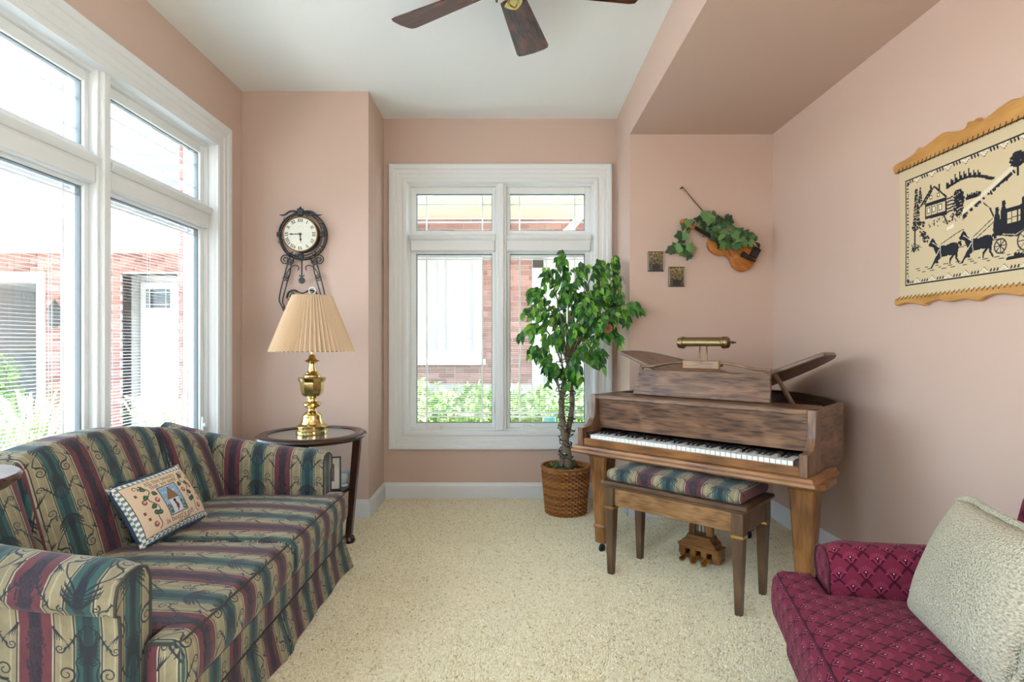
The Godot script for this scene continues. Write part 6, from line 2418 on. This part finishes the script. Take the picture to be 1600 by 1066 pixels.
func plants() -> void:
	var c := Vector3(0.412, 0, -4.12)
	# basket of woven rows
	var t := thing("wicker_basket", "round brown wicker basket holding the ficus", "basket", c)
	var rows := 22
	var HB := 0.335
	var NS := 22
	var variants := []
	for ph in 2:
		var m := MB.new()
		var rings := []
		for j in NS * 4:
			var a := TAU * j / (NS * 4)
			var off := 0.0065 * cos(a * NS * 0.5 * 2.0 + (PI if ph else 0.0))
			var d := Vector3(cos(a), 0, sin(a))
			var ring := PackedVector3Array()
			for s in 6:
				var b := TAU * s / 6.0
				ring.append(d * (0.15 + off + 0.0042 * cos(b)) + Vector3(0, 0.0085 * sin(b), 0))
			rings.append(ring)
		m.loft(rings, true, false, 60.0, 1.0, 1.0, true)
		variants.append(m.mesh())
	for k in rows:
		var f := (k + 0.5) / rows
		var r := lerpf(0.142, 0.168, f)
		mi("weaver", variants[k % 2], M.wicker[rng.randi() % 4], t, Transform3D(Basis.from_scale(Vector3(r / 0.15, 1, r / 0.15)), Vector3(0, 0.008 + f * (HB - 0.016), 0)))
	var stake := MB.new()
	stake.tube([Vector3(0.140, 0.0, 0), Vector3(0.168, HB, 0)], 0.004, 6)
	var sm := stake.mesh(M.wicker[1])
	for k in NS:
		mi("stake", sm, null, t, Transform3D(Basis(Vector3.UP, TAU * (k + 0.25) / NS), Vector3.ZERO))
	var m := MB.new()
	for s in 2:
		var pts := []
		for k in 120:
			var a := TAU * k / 120.0
			var b := a * 20.0 + s * PI
			pts.append(Vector3(cos(a), 0, sin(a)) * (0.170 + 0.006 * cos(b)) + Vector3(0, HB + 0.004 + 0.007 * sin(b), 0))
		m.tube(pts, 0.0065, 6, true)
	part("braided_rim", m, M.wicker[0], t)
	m = MB.new()
	m.lathe([Vector2(0.0, 0.004), Vector2(0.136, 0.004), Vector2(0.136, 0.012), Vector2(0.0, 0.012)], 32)
	part("bottom", m, M.wicker[3], t)
	ficus(c)
	string_lights(c)
	# round wooden ornament hung in the leaves
	var o := thing("wooden_ornament", "round wooden slice ornament hanging in the ficus", "ornament", Vector3(0.66, 1.325, -3.80))
	m = MB.new()
	m.lathe([Vector2(0.0, -0.005), Vector2(0.030, -0.005), Vector2(0.036, 0.0), Vector2(0.030, 0.005), Vector2(0.0, 0.005)], 28, Transform3D(Basis(Vector3.RIGHT, PI / 2), Vector3.ZERO))
	part("disc", m, mat(rgb(150, 92, 52), 0.6), o)
	m = MB.new()
	m.tube(circle3(Vector3(0, 0, 0.004), 0.033, 32), 0.003, 6, true)
	for k in 6:
		var a := TAU * k / 6.0
		m.tube([Vector3(0, 0, 0.0055), Vector3(cos(a) * 0.022, sin(a) * 0.022, 0.0055)], 0.002, 5)
	part("carved_star", m, mat(rgb(96, 52, 28), 0.6), o)
	m = MB.new()
	m.tube(spline([Vector3(0, 0.033, 0), Vector3(0.006, 0.07, -0.01), Vector3(0, 0.11, -0.03)], 5), 0.0016, 5)
	part("cord", m, mat(rgb(170, 130, 70), 0.8), o)

func trunk_at(f: float, which: int) -> Vector3:
	var y := lerpf(0.30, 1.06, f)
	var a := f * 5.0 + which * PI
	return Vector3(-0.012 + 0.032 * cos(a) + 0.02 * f + which * 0.012, y, 0.022 * sin(a))

func ficus(c: Vector3) -> void:
	var t := thing("ficus_tree", "tall artificial ficus with braided trunks in the wicker basket", "tree", c)
	var m: MB
	for w in 2:
		m = MB.new()
		var pts := []
		var rad := []
		for k in 20:
			pts.append(trunk_at(k / 19.0, w))
			rad.append(lerpf(0.031 if w == 0 else 0.024, 0.016, k / 19.0) * (1.0 + 0.06 * sin(k * 2.1)))
		m.tube(pts, rad, 10)
		part("trunk", m, M.bark, t)
	m = MB.new()
	m.lathe([Vector2(0.0, 0.30), Vector2(0.10, 0.305), Vector2(0.158, 0.30), Vector2(0.158, 0.25), Vector2(0.0, 0.25)], 28)
	part("moss", m, M.moss, t)
	var r2 := RandomNumberGenerator.new()
	r2.seed = 77
	# boughs end where the crown reaches out: (x, y, z) from the basket's middle
	var ends := [Vector3(-0.03, 1.86, 0.0), Vector3(-0.13, 1.74, 0.10), Vector3(-0.20, 1.62, -0.05), Vector3(-0.20, 1.48, 0.05), Vector3(-0.22, 1.36, 0.02), Vector3(-0.22, 1.20, 0.05), Vector3(-0.12, 1.08, 0.10), Vector3(0.05, 1.04, 0.12), Vector3(0.10, 1.78, 0.12), Vector3(0.22, 1.80, 0.08), Vector3(0.35, 1.84, 0.0), Vector3(0.37, 1.70, 0.05), Vector3(0.36, 1.58, 0.14), Vector3(0.33, 1.45, 0.18), Vector3(0.30, 1.32, 0.16), Vector3(0.20, 1.18, 0.16), Vector3(0.12, 1.52, 0.22), Vector3(0.05, 1.36, 0.24), Vector3(0.0, 1.64, 0.20), Vector3(0.2, 1.62, 0.22), Vector3(0.22, 1.42, 0.26), Vector3(0.08, 1.20, 0.22), Vector3(0.42, 1.50, 0.22), Vector3(0.12, 1.60, -0.15), Vector3(-0.05, 1.45, -0.15), Vector3(0.25, 1.4, -0.08), Vector3(-0.08, 1.30, 0.16), Vector3(0.28, 1.55, 0.0)]
	var br := MB.new()
	var leaves := []
	for e in ends:
		var root := trunk_at(clampf((e.y - 0.72) / 0.7, 0.62, 1.0), 0)
		var mid: Vector3 = root.lerp(e, 0.5) + Vector3(0, 0.10, 0)
		var path := spline([root, mid, e, e + Vector3(e.x * 0.12, -0.05, 0.01)], 8)
		var rad := []
		for k in path.size(): rad.append(lerpf(0.007, 0.0016, float(k) / path.size()))
		br.tube(path, rad, 5)
		for k in range(7, path.size()):
			var p: Vector3 = path[k]
			var dn := 1 if k < 11 else 2
			for j in dn:
				leaves.append([p + Vector3(r2.randf_range(-0.03, 0.03), r2.randf_range(-0.02, 0.02), r2.randf_range(-0.03, 0.03)), e])
		# drooping twigs
		for k in 4:
			var p: Vector3 = path[9 + k * 4]
			var d := Vector3(r2.randf_range(-1, 1), r2.randf_range(-0.6, 0.2), r2.randf_range(-0.7, 1)).normalized() * r2.randf_range(0.07, 0.13)
			if p.x + d.x > 0.40: d.x = 0.40 - p.x
			var tw := spline([p, p + d * 0.6 + Vector3(0, 0.01, 0), p + d + Vector3(0, -0.04, 0)], 4)
			br.tube(tw, 0.0014, 4)
			for q in range(2, tw.size()):
				leaves.append([tw[q], e])
	part("branches", br, M.bark, t)
	var meshes := [ficus_leaf(0.15), ficus_leaf(0.35), ficus_leaf(-0.1)]
	# the leaves nearest the viewer come first
	var out := []
	for l in leaves:
		var s := r2.randf_range(0.040, 0.066)
		var sway := Vector3(l[1].x, 0, l[1].z + 0.1).normalized()
		var dirv := (Vector3(0, -1, 0) * r2.randf_range(0.5, 1.2) + sway * r2.randf_range(0.0, 0.7) + Vector3(r2.randf_range(-0.6, 0.6), 0, r2.randf_range(-0.4, 0.6))).normalized()
		var side := dirv.cross(Vector3(r2.randf_range(-0.5, 0.5), 0.2, 1)).normalized()
		var nn := side.cross(dirv)
		# keep clear of the right cheek of the bay (0.44 from the basket's middle)
		if l[0].z < 0.20:
			l[0].x = minf(l[0].x, 0.40 - maxf(dirv.x * s, 0.0) - 0.02)
		out.append([Transform3D(Basis(side * s, dirv * s, nn * s), l[0]), r2.randi() % 3, r2.randi() % 9])
	out.sort_custom(func(a, b): return a[0].origin.z > b[0].origin.z)
	var pick := [0, 1, 2, 0, 1, 3, 2, 1, 4]
	var rest := {}
	for i in out.size():
		var o: Array = out[i]
		if i < 300:
			mi("leaf", meshes[o[1]], M.leaf[pick[o[2]]], t, o[0])
		else:
			var kk: int = pick[o[2]]
			if not rest.has(kk): rest[kk] = []
			rest[kk].append(o)
	for kk in rest:
		var mb := MB.new()
		for o in rest[kk]:
			var src: ArrayMesh = meshes[o[1]]
			var arr := src.surface_get_arrays(0)
			for i in arr[Mesh.ARRAY_VERTEX].size():
				mb.v.append(o[0] * arr[Mesh.ARRAY_VERTEX][i])
				mb.n.append((o[0].basis * arr[Mesh.ARRAY_NORMAL][i]).normalized())
				mb.t.append(Vector2.ZERO)
		tag(part("foliage", mb, M.leaf[kk], t), "", "", "", "stuff")
	# sprigs at the foot
	for k in 26:
		var a := r2.randf() * TAU
		var p := Vector3(cos(a), 0, sin(a)) * r2.randf_range(0.04, 0.14) + Vector3(0, 0.315, 0)
		var s := r2.randf_range(0.04, 0.065)
		mi("leaf", meshes[k % 3], M.leaf[k % 4], t, Transform3D(Basis.from_euler(Vector3(r2.randf_range(-1.4, -0.6), r2.randf() * TAU, 0)).scaled(Vector3.ONE * s), p))

func string_lights(c: Vector3) -> void:
	var t := thing("string_lights", "unlit green-wired mini lights wound round the ficus trunk", "string lights", c)
	var m := MB.new()
	var pts := []
	for k in 150:
		var f := k / 149.0
		var y := lerpf(0.31, 1.15, f)
		var b := trunk_at(clampf((y - 0.30) / 0.76, 0, 1), 0).lerp(trunk_at(clampf((y - 0.30) / 0.76, 0, 1), 1), 0.5)
		var a := f * TAU * 9.0
		var r := 0.052 + 0.008 * sin(k * 0.9)
		pts.append(Vector3(b.x + cos(a) * r, y + 0.01 * sin(k * 1.7), b.z + sin(a) * r))
	m.tube(pts, 0.0036, 5)
	var back := []
	for p in pts: back.append(Vector3(-p.x - 0.0, p.y + 0.02, -p.z))
	m.tube(back, 0.0032, 5)
	for k in 40:
		m.tube([Vector3(cos(k * 0.9) * 0.035, 0.308 + 0.004 * (k % 3), sin(k * 0.9) * 0.03), Vector3(cos(k * 0.9 + 0.8) * 0.05, 0.322, sin(k * 0.9 + 0.8) * 0.05)], 0.002, 4)
	part("wire", m, M.wire, t)
	for k in 30:
		var p: Vector3 = pts[k * 5]
		var d := Vector3(cos(k * 2.4), 0.4, sin(k * 2.4)).normalized()
		m = MB.new()
		m.tube([p, p + d * 0.018], 0.0052, 6)
		var so := part("bulb_socket", m, M.wire, t)
		m = MB.new()
		m.tube([p + d * 0.016, p + d * 0.026, p + d * 0.036], [0.004, 0.0042, 0.001], 6)
		part("mini_bulb", m, mat(rgb(226, 230, 224), 0.2) if k == 0 else M.mini, so)
		if k == 0: M.mini = so.get_child(0).mesh.surface_get_material(0)

func fan() -> void:
	var t := thing("ceiling_fan", "brass ceiling fan with dark walnut blades", "fan", Vector3(-0.015, 2.87, -2.60))
	var m := MB.new()
	m.lathe([Vector2(0.0, 0.132), Vector2(0.10, 0.132), Vector2(0.098, 0.10), Vector2(0.085, 0.085)], 32)
	part("canopy", m, M.brass, t)
	m = MB.new()
	m.lathe([Vector2(0.0, 0.09), Vector2(0.09, 0.085), Vector2(0.118, 0.07), Vector2(0.122, 0.03), Vector2(0.11, 0.0), Vector2(0.08, -0.018), Vector2(0.0, -0.02)], 40)
	part("motor_housing", m, M.brass, t)
	m = MB.new()
	m.lathe([Vector2(0.0, -0.018), Vector2(0.05, -0.018), Vector2(0.058, -0.03), Vector2(0.05, -0.05), Vector2(0.0, -0.055)], 28)
	part("switch_cup", m, M.brass, t)
	var poly := PackedVector2Array()
	for p in [Vector2(0.13, -0.060), Vector2(0.60, -0.090), Vector2(0.625, -0.085), Vector2(0.636, -0.062), Vector2(0.645, 0.0), Vector2(0.642, 0.062), Vector2(0.634, 0.084), Vector2(0.610, 0.092), Vector2(0.13, 0.062), Vector2(0.12, 0.04), Vector2(0.12, -0.04)]:
		poly.append(p)
	for k in 5:
		var ang := deg_to_rad(76.0 + 72.0 * (k - 2))
		var xf := Transform3D(Basis(Vector3.UP, ang), Vector3.ZERO)
		m = MB.new()
		m.slab(poly, -0.003, 0.003, 0.0015, Transform3D(Basis(Vector3.RIGHT, PI / 2), Vector3.ZERO))
		var b := part("blade", m, M.blade, t)
		b.transform = xf * Transform3D(Basis(Vector3.RIGHT, -0.21), Vector3.ZERO)
		m = MB.new()
		var iron := PackedVector2Array()
		for p in spline([Vector2(0.06, -0.012), Vector2(0.11, -0.016), Vector2(0.145, -0.045), Vector2(0.18, -0.03), Vector2(0.20, 0.0), Vector2(0.18, 0.03), Vector2(0.145, 0.045), Vector2(0.11, 0.016), Vector2(0.06, 0.012)], 4, true): iron.append(p)
		m.slab(iron, 0.003, 0.009, 0.0015, Transform3D(Basis(Vector3.RIGHT, PI / 2), Vector3.ZERO))
		for s in [-1.0, 1.0]:
			m.tube(spline([Vector3(0.09, -0.012, 0), Vector3(0.13, -0.014, s * 0.022), Vector3(0.165, -0.012, s * 0.016), Vector3(0.19, -0.011, 0)], 5), 0.005, 6)
		part("blade_iron", m, M.brass, b)
	m = MB.new()
	m.tube([Vector3(-0.04, -0.05, 0.01), Vector3(-0.04, -0.075, 0.01)], 0.0014, 6)
	part("pull_chain", m, M.old_brass, t)
	m = MB.new()
	m.lathe([Vector2(0.0, -0.098), Vector2(0.005, -0.094), Vector2(0.005, -0.080), Vector2(0.0, -0.074)], 10, Transform3D(Basis(), Vector3(-0.04, 0, 0.01)))
	part("chain_weight", m, M.old_brass, t)

func carpet() -> void:
	# one tuft: a few short twisted yarn ends
	var tuft := MB.new()
	var r2 := RandomNumberGenerator.new()
	r2.seed = 3
	for k in 4:
		var a := TAU * k / 4.0 + 0.4
		var b := Vector3(cos(a) * 0.0026, -0.002, sin(a) * 0.0026)
		var e := b + Vector3(r2.randf_range(-0.003, 0.003), r2.randf_range(0.006, 0.009), r2.randf_range(-0.003, 0.003))
		tuft.tube([b, b.lerp(e, 0.75), e], [0.0024, 0.0028, 0.0014], 4)
	var tm := mat(Color.WHITE, 1.0, 0.0, 0.2)
	tm.vertex_color_use_as_albedo = true
	var step := 0.0078
	var xs := PackedFloat32Array()
	var spots := PackedVector2Array()
	var nz := noise(5, 2.2, 3)
	var z := -0.9
	while z > ZB + 0.02:
		var x := XL + 0.02
		while x < XR - 0.02:
			# only where the floor can be seen: not under the loveseat or outside the bay
			if not (x < -0.95 and z > -3.05) and not (z < ZN + 0.02 and (x < BL + 0.02 or x > BR - 0.02)):
				spots.append(Vector2(x + r2.randf_range(-0.0035, 0.0035), z + r2.randf_range(-0.0035, 0.0035)))
			x += step
		z -= step
	var mm := MultiMesh.new()
	mm.transform_format = MultiMesh.TRANSFORM_3D
	mm.use_colors = true
	mm.mesh = tuft.mesh(tm)
	mm.instance_count = spots.size()
	var cols := [rgb(238, 226, 192).srgb_to_linear(), rgb(244, 234, 204).srgb_to_linear(), rgb(228, 214, 178).srgb_to_linear(), rgb(248, 240, 214).srgb_to_linear(), rgb(198, 182, 146).srgb_to_linear()]
	for i in spots.size():
		var p := spots[i]
		var lay := nz.get_noise_2d(p.x, p.y)
		var b := Basis.from_euler(Vector3(0.35 * lay + r2.randf_range(-0.25, 0.25), r2.randf() * TAU, 0.3 * lay + r2.randf_range(-0.25, 0.25))).scaled(Vector3.ONE * r2.randf_range(0.85, 1.2))
		mm.set_instance_transform(i, Transform3D(b, Vector3(p.x, 0, p.y)))
		var u := r2.randf()
		mm.set_instance_color(i, cols[0] if u < 0.34 else cols[1] if u < 0.62 else cols[3] if u < 0.80 else cols[2] if u < 0.97 else cols[4])
	var o := MultiMeshInstance3D.new()
	o.name = "carpet_pile"
	o.multimesh = mm
	add_child(o)
	tag(o, "beige shag carpet pile covering the floor", "carpet", "", "stuff")
